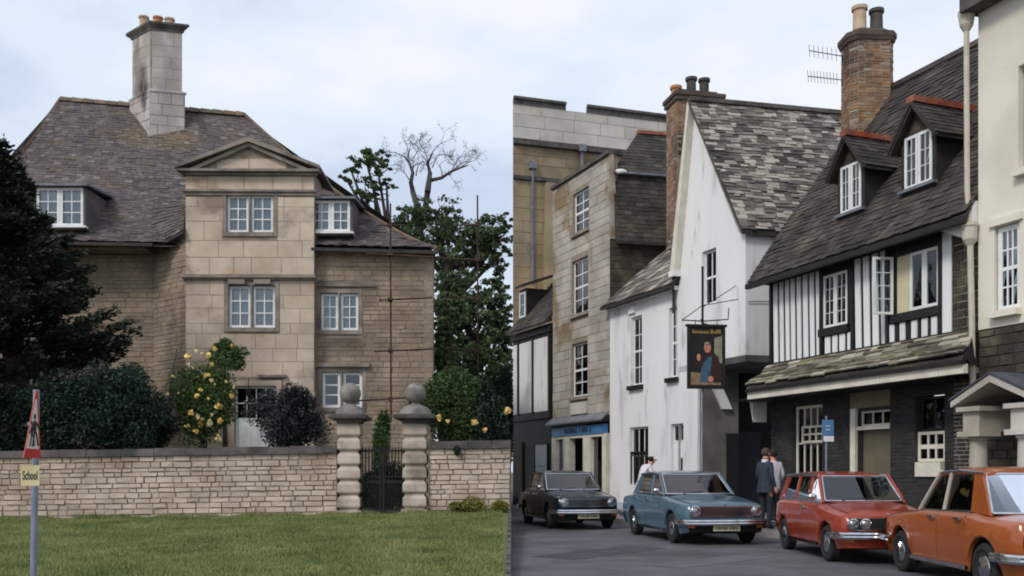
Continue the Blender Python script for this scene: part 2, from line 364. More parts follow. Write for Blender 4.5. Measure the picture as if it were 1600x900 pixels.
# ------------------------------------------------------------------ foliage helpers
def quads_object(name, V, mat_, parent, kind=None, nv=4):
    n = len(V) // nv; c = (V.min(0) + V.max(0)) / 2
    if parent is None: c[2] = V[:, 2].min()
    me = bpy.data.meshes.new(name); me.vertices.add(len(V)); me.vertices.foreach_set('co', (V - c).astype(np.float32).ravel())
    me.loops.add(n * nv); me.loops.foreach_set('vertex_index', np.arange(n * nv, dtype=np.int32)); me.polygons.add(n)
    me.polygons.foreach_set('loop_start', np.arange(0, n * nv, nv, dtype=np.int32)); me.update(calc_edges=True); me.validate()
    me.materials.append(mat_); o = bpy.data.objects.new(name, me); link(o, parent, Vector(c.tolist()))
    if kind: o['kind'] = kind
    return o
def unit(n):
    v = rng.normal(size=(n, 3)); return v / np.linalg.norm(v, axis=1, keepdims=True)
def leaf_quads(P, size, aspect=0.55, droop=0.0, axis=None, spread=1.0):
    n = len(P); a = unit(n)
    if axis is not None: a = axis + a * spread; a /= np.linalg.norm(a, axis=1, keepdims=True)
    a[:, 2] -= droop; b = np.cross(a, unit(n)); b /= np.linalg.norm(b, axis=1, keepdims=True) + 1e-9
    L = size * rng.uniform(.4, 1.55, (n, 1)); W = L * aspect * rng.uniform(.6, 1.3, (n, 1))
    V = np.empty((n, 4, 3)); V[:, 0] = P - a * L / 2; V[:, 1] = P + b * W / 2; V[:, 2] = P + a * L / 2; V[:, 3] = P - b * W / 2
    return V.reshape(-1, 3)
def clump(c, r, n, k=0.45):
    return np.array(c) + unit(n) * (rng.uniform(0, 1, (n, 1)) ** k) * np.array(r)
def limb(mb, p, d, ln, r0, depth, tips, wob=0.25, kids=(2, 4), ratio=.68, spread=.75, seg=4, up=0.12, minr=.006, n=6):
    pts = [Vector(p)]; d = Vector(d).normalized()
    for i in range(seg):
        d = (d + Vector((random.gauss(0, wob), random.gauss(0, wob), random.gauss(0, wob) + up)) * .6).normalized(); pts.append(pts[-1] + d * ln / seg)
    r1 = max(r0 * .55, minr); mb.tube(pts, [r0 + (r1 - r0) * i / seg for i in range(seg + 1)], n if r0 > .04 else 4, cap=False)
    tips.append((pts[-1], d, depth))
    if depth <= 0: return
    for k in range(random.randint(*kids)):
        q = pts[-1] if k == 0 else pts[random.randint(max(1, seg // 2), seg)]
        side = Vector((random.gauss(0, 1), random.gauss(0, 1), random.gauss(0, .7))); nd = (d + side.normalized() * spread).normalized()
        limb(mb, q, nd, ln * ratio * random.uniform(.8, 1.2), max(r1 * (.95 if k == 0 else .7), minr), depth - 1, tips, wob, kids, ratio, spread, seg, up, minr, n)
GRASS = leaf_mat('grass_blade', A(88, 106, 58), A(154, 156, 102), .2); LEAF_YEW = leaf_mat('conifer_needles', A(27, 34, 27), A(52, 62, 45), .1)
LEAF_DARK = leaf_mat('dark_shrub_leaf', A(30, 44, 36), A(48, 64, 50), .15); LEAF_MID = leaf_mat('mid_green_leaf', A(50, 70, 40), A(92, 114, 66), .28)
LEAF_OAK = leaf_mat('tree_leaf', A(58, 72, 54), A(104, 122, 82), .35); LEAF_GREY = leaf_mat('grey_bush_leaf', A(38, 42, 44), A(56, 62, 60), .12)
LEAF_BLUE = leaf_mat('bluish_hedge_leaf', A(30, 45, 37), A(52, 72, 58), .15); LEAF_YEL = leaf_mat('yellow_green_leaf', A(84, 96, 44), A(150, 140, 70), .25)
ROSE_P = mat('faded_rose', A(250, 236, 200), A(240, 214, 160), 9, .7)
ROSE = mat('yellow_rose', A(250, 226, 156, 1.0), A(244, 204, 110), 9, .7)
# ------------------------------------------------------------------ ground
GROUND = mat('earth_and_grass', A(84, 92, 60), A(98, 92, 70), .6, .95); LAWN = mat('lawn_soil', A(82, 94, 52), A(100, 106, 62), .9, .95, bump=.4)
ASPH = mat('asphalt', A(76, 76, 81), A(94, 94, 99), 1.2, .82, 0, A(62, 62, 67), .35, (.5, .7), .35, 60); PAVE = mat('pavement_slabs', A(128, 124, 124), A(104, 102, 104), 1.2, .85, .06, bump=.3)
KERB = mat('kerb_stone', A(136, 132, 128), A(110, 106, 104), 2, .85, .08, bump=.4)
def structure(o): o['kind'] = 'structure'; return o
g = MB(); g.add([(-3000, -300, -.06), (3000, -300, -.06), (3000, 4000, -.06), (-3000, 4000, -.06)], [(0, 1, 2, 3)]); structure(g.build('ground', GROUND))
g = MB(); g.add([(-60, -30, 0), (60, -30, 0), (60, 9.0, 0), (-60, 9.0, 0)], [(0, 1, 2, 3)]); g.add([(-.12, 9.0, 0), (60, 9.0, 0), (60, 75, 0), (-.12, 75, 0)], [(0, 1, 2, 3)]); structure(g.build('road', ASPH))
WY = 22.0
def zwall(X): return .45 + .0150 * max(-40, X)
def lawn_z(X, Y):
    t = min(max((Y - 9.4) / (WY - 9.4), 0), 1); return .02 + (zwall(X) - .02) * t
nx, ny = 60, 24; vs = []; fs = []
for j in range(ny + 1):
    for i in range(nx + 1):
        X = -40 + 39.94 * i / nx; Y = 9.15 + (WY + .2 - 9.15) * j / ny; vs.append((X, Y, lawn_z(X, Y) + .012 * math.sin(X * 1.7 + Y) * math.sin(Y * 1.3)))
for j in range(ny):
    for i in range(nx): a = j * (nx + 1) + i; fs.append((a, a + 1, a + nx + 2, a + nx + 1))
lawn = MB().add(vs, fs).build('lawn', LAWN, None, smooth=60); structure(lawn)
n = 215000; Y = np.sqrt(rng.uniform(11.5 ** 2, 21.95 ** 2, n)); X = -rng.uniform(.01, .70, n) * Y; ok = (X < -.07) & ~((np.sin(X * 2.3 + 1.7 * np.sin(Y * 1.9)) * np.sin(Y * 2.7 + X) > .72) & (rng.uniform(0, 1, n) < .75)); X, Y = X[ok], Y[ok]; n = len(X)
T = np.clip((Y - 9.4) / (WY - 9.4), 0, 1); Z = .02 + (.45 + .015 * X - .02) * T + .012 * np.sin(X * 1.7 + Y) * np.sin(Y * 1.3)
hgt = rng.uniform(.025, .06, n) * (1 + .25 * np.sin(X * .9) * np.sin(Y * 1.1 + 1)) * np.where(Y > 21.55, 1.6 + 1.2 * np.sin(X * 5.1) * np.sin(X * 1.7), 1.0) * (1 + .5 * (np.sin(X * 6.1 + Y * 2) * np.sin(Y * 5.3 - X) > .6)); th = rng.uniform(0, 6.28, n); wd = rng.uniform(.006, .012, n); ln = rng.normal(0, .02, (n, 2))
V = np.empty((n, 3, 3)); V[:, 0] = np.stack([X - np.cos(th) * wd, Y - np.sin(th) * wd, Z], 1); V[:, 1] = np.stack([X + np.cos(th) * wd, Y + np.sin(th) * wd, Z], 1); V[:, 2] = np.stack([X + ln[:, 0], Y + ln[:, 1], Z + hgt], 1)
o = quads_object('grass', V.reshape(-1, 3), GRASS, None, 'stuff', 3); o['label'] = 'short mown green grass in front of the stone garden wall'; o['category'] = 'grass'
fr = Frame((-.06, 9.0), (-.06, 22.0)); y = 0; kerb = MB(); kp = structure(MB().box(fr, 0, 13.4, -.02, .0, -.05, .02).build('lawn_kerb', KERB))
while y < 13.2:
    z = lawn_z(-.14, 9 + y + .45) + .035; MB().box(fr, y + .004, min(y + .9, 13.4), -.02, .045, -.04, z).build('kerb_stone', COPING, kp); y += .9
# the garden behind the wall
g = MB(); g.add([(-40, WY + .15, .42), (-.45, WY + .15, .42), (-.45, 60, .5), (-40, 60, .5)], [(0, 1, 2, 3)]); structure(g.build('garden_ground', GROUND))
# ------------------------------------------------------------------ garden wall, gate piers, gate
GW = Frame((gx(-60, WY), WY), (0, WY)); uw = lambda x: GW.uz(x, 700)[0]
HW = 1.46
def garden_wall(x0, x1, label, name='garden_wall', hw=HW, limit=300):
    u0, u1 = (uw(x0), uw(x1)); P0 = GW.P(u0, 0, 0)
    t = thing(name, label, 'wall', ((GW.P((u0 + u1) / 2, 0, 0).x), WY + .2, zwall(P0.x)), 'stone garden walls')
    zf = lambda u: zwall(GW.P(u, 0, 0).x) - .05
    m = MB(); n = 12
    for i in range(n):
        a, b = u0 + (u1 - u0) * i / n, u0 + (u1 - u0) * (i + 1) / n
        m.hexa([GW.P(a, -.4, zf(a) - .1), GW.P(b, -.4, zf(b) - .1), GW.P(b, -.4, zf(b) + hw), GW.P(a, -.4, zf(a) + hw), GW.P(a, 0, zf(a) - .1), GW.P(b, 0, zf(b) - .1), GW.P(b, 0, zf(b) + hw), GW.P(a, 0, zf(a) + hw)])
    m.build('wall_core', MORTAR, t)
    st = coursed(GW, u0, u1, 0, hw, (.085, .16), (.16, .46), (.012, .045), .016, jit=.009, zf=zf)
    emit(st, 'stone', STONE_WALL, t, limit, 'small_stones')
    u = u0
    while u < u1 - .05:
        l_ = random.uniform(.5, .9); b = min(u + l_, u1); b = u1 if u1 - b < .25 else b; za, zb = zf(u) + hw, zf(b) + hw; h = random.uniform(.15, .18); j = random.uniform(0, .012)
        MB().hexa([GW.P(u + .004, -.48, za), GW.P(b - .004, -.48, zb), GW.P(b - .004, -.40, zb + h), GW.P(u + .004, -.40, za + h), GW.P(u + .004, .08 + j, za), GW.P(b - .004, .08 + j, zb), GW.P(b - .004, .05 + j, zb + h), GW.P(u + .004, .05 + j, za + h)]).build('coping_stone', COPING, t); u = b
    return t
garden_wall(-380, 527, 'long stone garden wall left of the iron gate', limit=300)
gr = garden_wall(671, 797, 'short stone garden wall right of the iron gate', hw=1.52, limit=300)
# side wall of the garden, running back from the corner
FS = Frame((-.06, WY + .1), (-.06, 36)); t = thing('garden_wall', 'garden side wall running back from the right end of the front wall', 'wall', (-.2, 29, .4), 'stone garden walls')
MB().box(FS, .42, 13.5, -.34, 0, 0, 1.98).build('wall_core', MORTAR, t); MB().box(FS, .42, 13.5, -.38, .04, 1.982, 2.12).build('coping', COPING, t)
emit(coursed(FS, .42, 13.5, .1, 1.98, (.12, .2), (.25, .6), (.012, .035), .014), 'stone', STONE_WALL, t, 0, 'stones')
def pier(x0, x1, ytop, label):
    t = thing('gate_pier', label, 'gate pier', at((x0 + x1) / 2, 803, WY), 'rusticated stone gate piers')
    u0, u1 = uw(x0), uw(x1); uc = (u0 + u1) / 2; h = (u1 - u0) / 2; zb = zwall(GW.P(uc, 0, 0).x) - .06; zt = zy(661, WY - .2)
    fr = Frame(GW.P(uc - 1, 0, 0).to_2d(), GW.P(uc + 1, 0, 0).to_2d()); c = 1.0; wc = -.12
    def sq(m, r0, z0, r1, z1): m.hexa([fr.P(c + a * r0, wc + b * r0, z0) for a, b in ((-1, -1), (1, -1), (1, 1), (-1, 1))] + [fr.P(c + a * r1, wc + b * r1, z1) for a, b in ((-1, -1), (1, -1), (1, 1), (-1, 1))])
    m = MB(); sq(m, h * 1.12, zb - .1, h * 1.12, zb + .16); m.build('base_block', PIER, t)
    m = MB(); sq(m, h * .80, zb + .1, h * .80, zt); m.build('core', PIER, t)
    z = zb + .16; k = 6; bh = (zt - z) / k
    for i in range(k):
        r = h * random.uniform(.98, 1.03); z0, z1 = z + i * bh + .015, z + (i + 1) * bh - .015; m = MB(); e = bh * .3; z0 += .012
        prof = [(.84, z0), (1.0, z0 + e * .45), (1.02, z0 + e * .7), (1.0, z1 - e * .7), (.97, z1 - e * .45), (.84, z1)]
        for (ra, za), (rb, zc) in zip(prof, prof[1:]): sq(m, r * ra, za, r * rb, zc)
        m.build('rusticated_block', PIER, t)
    cap = MB(); hc = h * 1.72
    for a, za, b, zc in ((h * 1.05, zt, h * 1.1, zt + .05), (h * 1.2, zt + .051, hc, zt + .11), (hc, zt + .111, hc, zt + .17), (h * 1.5, zt + .171, h * 1.45, zt + .21)): sq(cap, a, za, b, zc)
    cap.build('cap', COPING, t)
    m = MB(); p0 = fr.P(c, wc, zt + .21); m.lathe(p0, UP, [(h * 1.38, 0), (h * 1.3, .08), (h * 1.0, .17), (h * .55, .22), (h * .4, .235), (h * .36, .27)], 20); m.build('dome', BALL, t, smooth=40)
    m = MB(); m.ball(p0 + UP * (.27 + .22), .245, 22, 14, jit=.03); m.build('ball', BALL, t, smooth=60)
pier(529, 563, 640, 'rusticated stone gate pier with ball, left of the gate'); pier(630, 667, 640, 'rusticated stone gate pier with ball, right of the gate')
t = thing('iron_gate', 'black wrought iron double gate between the two stone piers', 'gate', at(597, 803, WY + .12)); fr = Frame.px(560, WY + .12, 634, WY + .12); zb, zt = zy(801, WY), zy(702, WY); Lg = fr.len
for a, b in ((.02, Lg / 2 - .01), (Lg / 2 + .01, Lg - .02)):
    m = MB()
    for z, hh in ((zb + .06, .05), ((zb + zt) / 2 - .02, .07), ((zb + zt) / 2 + .1, .03), (zt - .03, .05)): m.box(fr, a, b, -.02, .02, z - hh / 2, z + hh / 2)
    m.box(fr, a, a + .045, -.025, .025, zb, zt + .06); m.box(fr, b - .045, b, -.025, .025, zb, zt + .06); m.build('gate_frame', IRON, t)
    n = 7
    for i in range(1, n):
        u = a + (b - a) * i / n; m = MB(); m.tube([fr.P(u, 0, zb + .05), fr.P(u, 0, zt + .02), fr.P(u, 0, zt + .07)], [.014, .014, .003], 6); m.build('bar', IRON, t)
    for i in range(n):
        u = a + (b - a) * (i + .5) / n; MB().tube([fr.P(u, 0, zb + .05), fr.P(u, 0, (zb + zt) / 2)], .011, 5).build('bar', IRON, t)
# ------------------------------------------------------------------ manor house
MZ = .45; DB = 30.3; DR = 30.75; DL = 31.6; DE = 30.45
t = house = thing('manor_house', 'large old stone manor house with hipped slate roof and pedimented bay', 'house', (gx(400, DB), DB + 3, MZ))
FB = Frame.px(290, DB, 491, DB + .05); FRt = Frame.px(491, DR, 677, DR + .1); FL = Frame.px(-70, DL, 240, DL); FC = Frame((gx(240, DL), DL), (gx(291, DB), DB))
bw_ = FB.len; rl = FRt.len; ll = FL.len; cl = FC.len; ZE = 8.62
def hole(fr, *px, w=0): return fr.rect(*px, w)
# bay openings
H_top = [hole(FB, 354, 304, 388.5, 363), hole(FB, 391.5, 304, 427, 363)]; H_mid = [hole(FB, 357, 446, 391.5, 512), hole(FB, 394.5, 446, 430, 512)]
H_dw = hole(FB, 366, 603, 432, 700); zstr = FB.uz(390, 433)[1]; zcor = FB.uz(390, 270)[1]
door_h = (H_dw[0], H_dw[1], MZ, H_dw[3])
bay_holes = H_top + H_mid + [door_h]
wall_mesh(FB, 0, bw_, MZ - .2, zcor, bay_holes, MORTAR_M, house, .22, back=1.2)
# ashlar of the bay: bigger blocks above, random below
def trimmed(hs, g=.13): return [(a - g, b + g, c - g, d + g) for a, b, c, d in hs]
def union(hs, g=.13): return (min(h[0] for h in hs) - g, max(h[1] for h in hs) + g, min(h[2] for h in hs) - g, max(h[3] for h in hs) + g)
trim_boxes = [union(H_top), union(H_mid), (door_h[0] - .2, door_h[1] + .2, MZ - .2, door_h[3] + .25)]
st_all = coursed(FB, 0, bw_, zstr + .08, zcor - .75, (.36, .62), (.55, 1.3), (.004, .010), .006, trim_boxes, jit=.003)
st_all += coursed(FB, 0, bw_, MZ, zstr - .08, (.28, .5), (.45, 1.15), (.004, .010), .006, trim_boxes, jit=.003)
emit(st_all, 'ashlar_block', STONE_BAY, house, 300, 'small_ashlar')
def surround(fr, hs, par, m_=STONE_TRIM, g=.13, pr=.03, drip=False):
    for (k0, k1, k2, k3) in [union(hs, g)]:
        m = MB(); i0, i1, i2, i3 = union(hs, 0)
        m.box(fr, k0, i0, -.02, pr, k2, k3); m.box(fr, i1, k1, -.02, pr, k2, k3); m.box(fr, i0, i1, -.02, pr - .002, i3, k3); m.box(fr, i0, i1, -.02, pr + .02, k2, i2)
        for a, b in zip(hs, hs[1:]): m.box(fr, a[1] + .002, b[0] - .002, -.2, pr - .004, i2, i3)
        if drip: m.box(fr, k0 - .12, k1 + .12, -.02, .14, k3 + .02, k3 + .13); m.box(fr, k0 - .04, k1 + .04, -.02, .07, k3 - .002, k3 + .018)
        m.build('window_surround', m_, par)
surround(FB, H_top, house); surround(FB, H_mid, house)
for hs in (H_top, H_mid):
    for h in hs: glazed(FB, h[0] + .01, h[1] - .01, h[2] + .01, h[3] - .01, -.07, 2, 3, house, fw=.08, bw=.035)
# dark hoods over the first-floor window
for x in (370, 410): MB().box(FB, FB.uz(x - 12, 440)[0], FB.uz(x + 14, 440)[0], .03, .16, FB.uz(x, 446)[1] + .02, FB.uz(x, 438)[1]).build('carved_stop', STONE_TRIM, house)
m = MB(); m.box(FB, -.12, bw_ + .06, -.02, .16, zstr - .04, zstr + .05); m.box(FB, -.06, bw_ + .03, -.02, .09, zstr - .09, zstr - .042); m.build('string_course', STONE_TRIM, house)
# cornice, frieze, pediment
m = MB(); m.box(FB, -.04, bw_ + .04, -.02, .05, zcor - .72, zcor - .62); m.box(FB, -.08, bw_ + .08, -.02, .11, zcor - .618, zcor - .55); m.build('architrave', STONE_TRIM, house)
emit(coursed(FB, 0, bw_, zcor - .54, zcor - .1, (.42, .44), (.8, 1.3), (.006, .012), .008), 'frieze_block', STONE_BAY, house)
m = MB(); m.box(FB, -.10, bw_ + .10, -.02, .12, zcor - .1, zcor - .02); m.box(FB, -.2, bw_ + .2, -.02, .26, zcor - .018, zcor + .06); m.build('cornice', STONE_TRIM, house)
za = FB.uz(390, 226)[1]; um = bw_ / 2
m = MB(); m.prism(FB, [(0, zcor + .06), (bw_, zcor + .06), (um, za - .08)], -.15, .0); m.build('tympanum', MORTAR, house)
def intri(u, z): return z + .12 < zcor + .06 + (za - .1 - zcor - .06) * (1 - abs(u - um) / um) - .05
emit(coursed(FB, .1, bw_ - .1, zcor + .07, za - .1, (.3, .38), (.7, 1.2), (.008, .014), .008, keep=intri), 'tympanum_block', STONE_BAY, house)
for sgn in (-1, 1):
    a = um + sgn * (um + .24); m = MB()
    m.prism(FB, [(a, zcor + .065), (a - sgn * .02, zcor + .17), (um, za + .16), (um, za + .02)], -2.4, .28); m.prism(FB, [(a - sgn * .35, zcor + .07), (um, za + .018), (um, za - .1), (a - sgn * .62, zcor + .07)], -.1, .16)
    m.build('raking_cornice', STONE_TRIM, house)
m = MB(); zr = 11.9
for sgn in (-1, 1): m.add([FB.P(um, .1, za + .17), FB.P(um + sgn * (um + .2), .1, zcor + .18), FB.P(um + sgn * (um + .2), -1.2, zcor + .18), FB.P(um, -3.6, za + .17)], [(0, 1, 2, 3)])
m.build('bay_roof', ROOF_M, house)
# front door
m = MB(); h = door_h; m.box(FB, h[0] - .17, h[0], -.02, .06, MZ, h[3] + .17); m.box(FB, h[1], h[1] + .17, -.02, .06, MZ, h[3] + .17); m.box(FB, h[0], h[1], -.02, .058, h[3], h[3] + .17); m.build('door_surround', STONE_BAY, house)
m = MB(); m.box(FB, FB.uz(404, 590)[0], FB.uz(448, 590)[0], 0, .12, FB.uz(425, 590)[1], FB.uz(425, 586)[1]); m.build('door_hood', STONE_TRIM, house)
zmid = FB.uz(385, 656)[1]; dr = MB(); dr.box(FB, h[0] + .01, h[1] - .01, -.16, -.11, MZ, zmid); dd = dr.build('door', WHITE_P, house)
for a in (.12, .56): MB().box(FB, h[0] + a, h[0] + a + .38, -.11, -.095, MZ + .25, zmid - .15).build('door_panel', WHITE_P, dd)
glazed(FB, h[0] + .01, h[1] - .01, zmid + .002, h[3] - .01, -.11, 4, 2, house, fw=.06, bw=.03, curtain=None, name='door_light')
m = MB(); m.tube([FB.P(h[0] + .5, .12, h[3] + .22), FB.P(h[0] + .5, .2, h[3] + .1), FB.P(h[0] + .5, .2, h[3] - .12)], .012, 6); m.lathe(FB.P(h[0] + .5, .2, h[3] - .34), UP, [(.05, 0), (.1, .05), (.1, .18), (.03, .24)], 8); m.build('porch_lantern', IRON, house)
# right wing
H1 = [hole(FRt, 501, 458, 528.5, 516), hole(FRt, 531.5, 458, 560, 516)]; H2 = [hole(FRt, 503, 581, 532, 637), hole(FRt, 535, 581, 566, 637)]
wall_mesh(FRt, -.12, rl, MZ - .2, ZE - .12, H1 + H2, MORTAR_M, house, .22, back=.4)
surround(FRt, H1, house, drip=False); surround(FRt, H2, house, drip=True)
for h in H1: glazed(FRt, h[0] + .01, h[1] - .01, h[2] + .01, h[3] - .01, -.07, 2, 3, house, fw=.08, bw=.03)
for h in H2: glazed(FRt, h[0] + .01, h[1] - .01, h[2] + .01, h[3] - .01, -.07, 1, 3, house, fw=.085, bw=.04, curtain=None)
MB().prism(FRt, [(.0, FRt.uz(520, 448)[1]), (2.0, FRt.uz(520, 448)[1]), (1.86, FRt.uz(520, 440)[1]), (.14, FRt.uz(520, 440)[1])], -.02, .08).build('label_mould', STONE_TRIM, house)
rub = coursed(FRt, .0, rl, MZ, ZE - .14, (.11, .2), (.24, .6), (.008, .024), .012, [union(H1), union(H2)], jit=.006)
# left wing and the canted link wall
wall_mesh(FL, 0, ll, MZ - .2, ZE - .1, [], MORTAR_M, house, back=.4); wall_mesh(FC, 0, cl, MZ - .2, ZE + .25, [], MORTAR_M, house, back=.4)
rub += coursed(FL, FL.uz(70, 500)[0], ll, MZ, ZE - .12, (.11, .2), (.24, .6), (.008, .024), .012, jit=.006); rub += coursed(FC, 0, cl, MZ, ZE + .22, (.11, .2), (.24, .6), (.008, .024), .012, jit=.006)
emit(rub, 'rubble_stone', STONE_RUB, house, 300, 'small_rubble')
# right end wall follows the skewed plot
FE = Frame((FRt.P(rl, 0, 0).x, DR + .1), (FRt.P(rl, 0, 0).x * 40.5 / DR - .12, 40.5)); wall_mesh(FE, 0, FE.len, MZ - .2, ZE - .12, [], MORTAR, house, back=.3)
emit(coursed(FE, 0, FE.len, MZ, ZE - .14, (.14, .22), (.3, .7), (.008, .024), .012), 'rubble_stone', STONE_RUB, house, 0, 'side_rubble')
# main roof
DK = 36.0; zl, zrr = zy(155, DK), zy(179, DK)
Le = Vector((gx(-100, DE), DE, 8.78)); Re = Vector((gx(683, DE), DE, 8.42)); Lr = Vector((gx(95, DK), DK, zl)); Rr_ = Vector((gx(381, DK), DK, zrr))
def cast(a, b):
    def f(t):
        p = a.lerp(b, t); p.z = a.z + (b.z - a.z) * (t ** 1.17) - .10 * math.sin(math.pi * t); return p
    return f
fL, fR = cast(Le, Lr), cast(Re, Rr_)
m = MB(); N = 14; vs = []
for i in range(N + 1): vs += [fL(i / N) + Vector((0, .05, -.08)), fR(i / N) + Vector((-.06, .05, -.08))]
m.add(vs, [(2 * i, 2 * i + 1, 2 * i + 3, 2 * i + 2) for i in range(N)])
bL = Vector((Le.x + .6, 41.2, 8.6)); bR = Vector((Re.x * 41.2 / DE - .2, 41.2, 8.4))
m.add([Le, Lr, bL], [(0, 1, 2)]); m.add([Re + Vector((-.05, .05, -.09)), Rr_ + Vector((0, 0, -.09)), bR], [(0, 1, 2)]); m.add([bL, Lr + Vector((0, 0, -.08)), Rr_ + Vector((0, 0, -.08)), bR], [(0, 1, 2, 3)])
roof = m.build('roof', ROOF_M, house)
def wob(f, k):
    return lambda t: f(t) + Vector((0, 0, .05 * math.sin(t * 9 + k) + .04 * math.sin(t * 23 + k)))
emit(tiles(wob(fL, 0), wob(fR, 1), 66, (.14, .3), .014, 1.35, 1.1, .012), 'roof_tile', ROOF_M, roof, 0, 'roof_tiles')
m = MB(); u = 0; L_ = (Rr_ - Lr).length; dv = (Rr_ - Lr).normalized()
while u < L_:
    a = Lr + dv * u; b = Lr + dv * min(u + .42, L_); sag = -.22 * math.sin(math.pi * min(u / L_, 1)) * 0; MB().hexa([a + Vector((0, -.17, -.09)), b + Vector((0, -.17, -.09)), b + Vector((0, .17, -.09)), a + Vector((0, .17, -.09)), a + Vector((0, -.05, .08 + random.uniform(0, .03))), b + Vector((-.02, -.05, .08)), b + Vector((-.02, .05, .08)), a + Vector((0, .05, .08))]).build('ridge_tile', mat('mossy_ridge', A(120, 98, 76), A(92, 80, 70), 3, .95, .15), roof); u += .44
m = MB(); pts = [fR(i / 16) + Vector((0, 0, .03)) for i in range(17)]; m.tube(pts, .07, 6)
m.build('hip_tiles', mat('mossy_ridge', (0, 0, 0, 1)), roof); pts = [fL(i / 16) + Vector((0, 0, .03)) for i in range(17)]; MB().tube(pts, .07, 6).build('hip_tiles', MATS['mossy_ridge'], roof)
# roof skirt over the canted link wall, gutters
a, b = Vector((gx(238, DE + .5), DE + .5, 8.62)), Vector((gx(288, DB - .15), DB - .15, 8.98)); tp = fL(.0).lerp(fR(0), .5)
c1, c2 = Vector((gx(292, 31.6), 31.6, 10.2)), Vector((gx(238, 31.6), 31.6, 10.1))
emit(tiles(lambda t: a.lerp(c2, t), lambda t: b.lerp(c1, t), 11, (.16, .36), .022, 1.35, 1.2, .01), 'roof_tile', ROOF_M, roof, 0, 'link_roof_tiles')
GUT = mat('dark_gutter', A(58, 52, 52), A(40, 36, 36), 5, .7)
m = MB(); m.bar(Le + Vector((0, -.05, -.10)), Vector((gx(240, DE), DE - .05, 8.78 - .36 * .45 - .06)), .11, .10); m.build('gutter', GUT, house)
m = MB(); m.bar(a + Vector((0, -.04, -.10)), b + Vector((0, -.04, -.10)), .11, .10); m.build('gutter', GUT, house)
m = MB(); m.bar(Vector((gx(487, DE), DE - .06, 8.42)), Re + Vector((.02, -.06, -.10)), .11, .10); m.build('gutter', GUT, house)
MB().box(FRt, -.1, rl + .02, -.05, .24, ZE - .24, ZE - .19).build('soffit', STONE_TRIM, house); MB().box(FL, 0, ll, -.05, .9, ZE - .08, ZE - .03).build('soffit', STONE_TRIM, house)
# dormers
def dormer(x0, y0, x1, y1, D, lights, label=None):
    fr = Frame.px(x0, D, x1, D); u0, u1, z0, z1 = fr.rect(x0, y0, x1, y1); d = MB()
    for a, b in ((u0 - .08, u0), (u1, u1 + .08)): d.prism(fr, [(a, z0 - .1), (b, z0 - .1), (b, z1), (a, z1)], -2.2, .0)
    d.box(fr, u0, u1, -.3, -.04, z0 - .12, z0); o = d.build('dormer', ROOF_M, house)
    MB().slab([fr.P(u0 - .2, .16, z1 + .02), fr.P(u1 + .2, .16, z1 + .02), fr.P(u1 + .2, -3.0, z1 + .28), fr.P(u0 - .2, -3.0, z1 + .28)], (0, 0, .07)).build('lead_roof', LEAD, o)
    k = (u1 - u0) / lights
    for i in range(lights): glazed(fr, u0 + k * i + .005, u0 + k * (i + 1) - .005, z0, z1, -.02, 2, 3, o, fw=.085, bw=.03, flat=True)
    MB().slab([fr.P(u0 - .12, .1, z0 - .01), fr.P(u1 + .12, .1, z0 - .01), fr.P(u1 + .12, -.1, z0 - .01), fr.P(u0 - .12, -.1, z0 - .01)], (0, 0, -.06)).build('sill', WHITE_P, o)
dormer(487.5, 313, 547, 362, 30.62, 2); dormer(56, 293, 130, 353, 30.66, 2)
# chimney stack, seen on its corner
DC = 34.9; Cn = Vector((gx(235, DC), DC)); tt = Vector((.97, .243)); nn_ = Vector((-.766, .643)); ta = 1.14; tb = 1.36
FCa = Frame(Cn, Cn + tt * ta); FCb = Frame(Cn + nn_ * tb, Cn)
chim = MB(); cc = Cn + tt * ta / 2 + nn_ * tb / 2
def stack(m, k, z0, k1, z1):
    def ring(k, z): return [Vector((*(cc + tt * sx * ta / 2 * k + nn_ * sy * tb / 2 * k), z)) for sx, sy in ((-1, -1), (1, -1), (1, 1), (-1, 1))]
    m.hexa(ring(k, z0) + ring(k1, z1))
zs_, zt_ = zy(141, DC), zy(44, DC)
stack(chim, 1.06, 11.6, 1.06, zs_ - .05); stack(chim, .95, zs_, .95, zt_); ch = chim.build('chimney', MORTAR, house)
for fr_, L__ in ((FCa, ta), (FCb, tb)):
    emit(coursed(fr_, -.04, L__ + .04, zs_ - 2.1, zs_ - .08, (.34, .44), (.45, .8), (.0, .014), .012, w=.042), 'chimney_block', CHIM, ch)
    emit(coursed(fr_, .045, L__ - .045, zs_ + .02, zt_ - .02, (.36, .46), (.55, .95), (-.028, -.014), .008), 'chimney_block', CHIM, ch)
m = MB(); stack(m, 1.10, zs_ - .08, 1.13, zs_ - .02); stack(m, 1.13, zs_ - .02, 1.0, zs_ + .06); m.build('chimney_moulding', CHIM, ch)
m = MB(); stack(m, 1.02, zt_ - .05, 1.04, zt_ + .02); stack(m, 1.05, zt_ + .02, 1.24, zt_ + .16); stack(m, 1.24, zt_ + .16, 1.2, zt_ + .24); m.build('chimney_cap', COPING, ch)
for k, (sx, sy) in enumerate(((-.45, .3), (.0, -.1), (.42, -.3))):
    p = cc + tt * sx * ta * .7 + nn_ * sy * tb * .5; m = MB(); m.lathe((p.x, p.y, zt_ + .2), UP, [(.19, 0), (.16, .1), (.155, .42 - .06 * k), (.19, .44 - .06 * k), (.19, .5 - .06 * k), (.12, .5 - .06 * k)], 14); m.build('chimney_pot', [CREAMPOT, CLAY, CREAMPOT][k], ch, smooth=40)
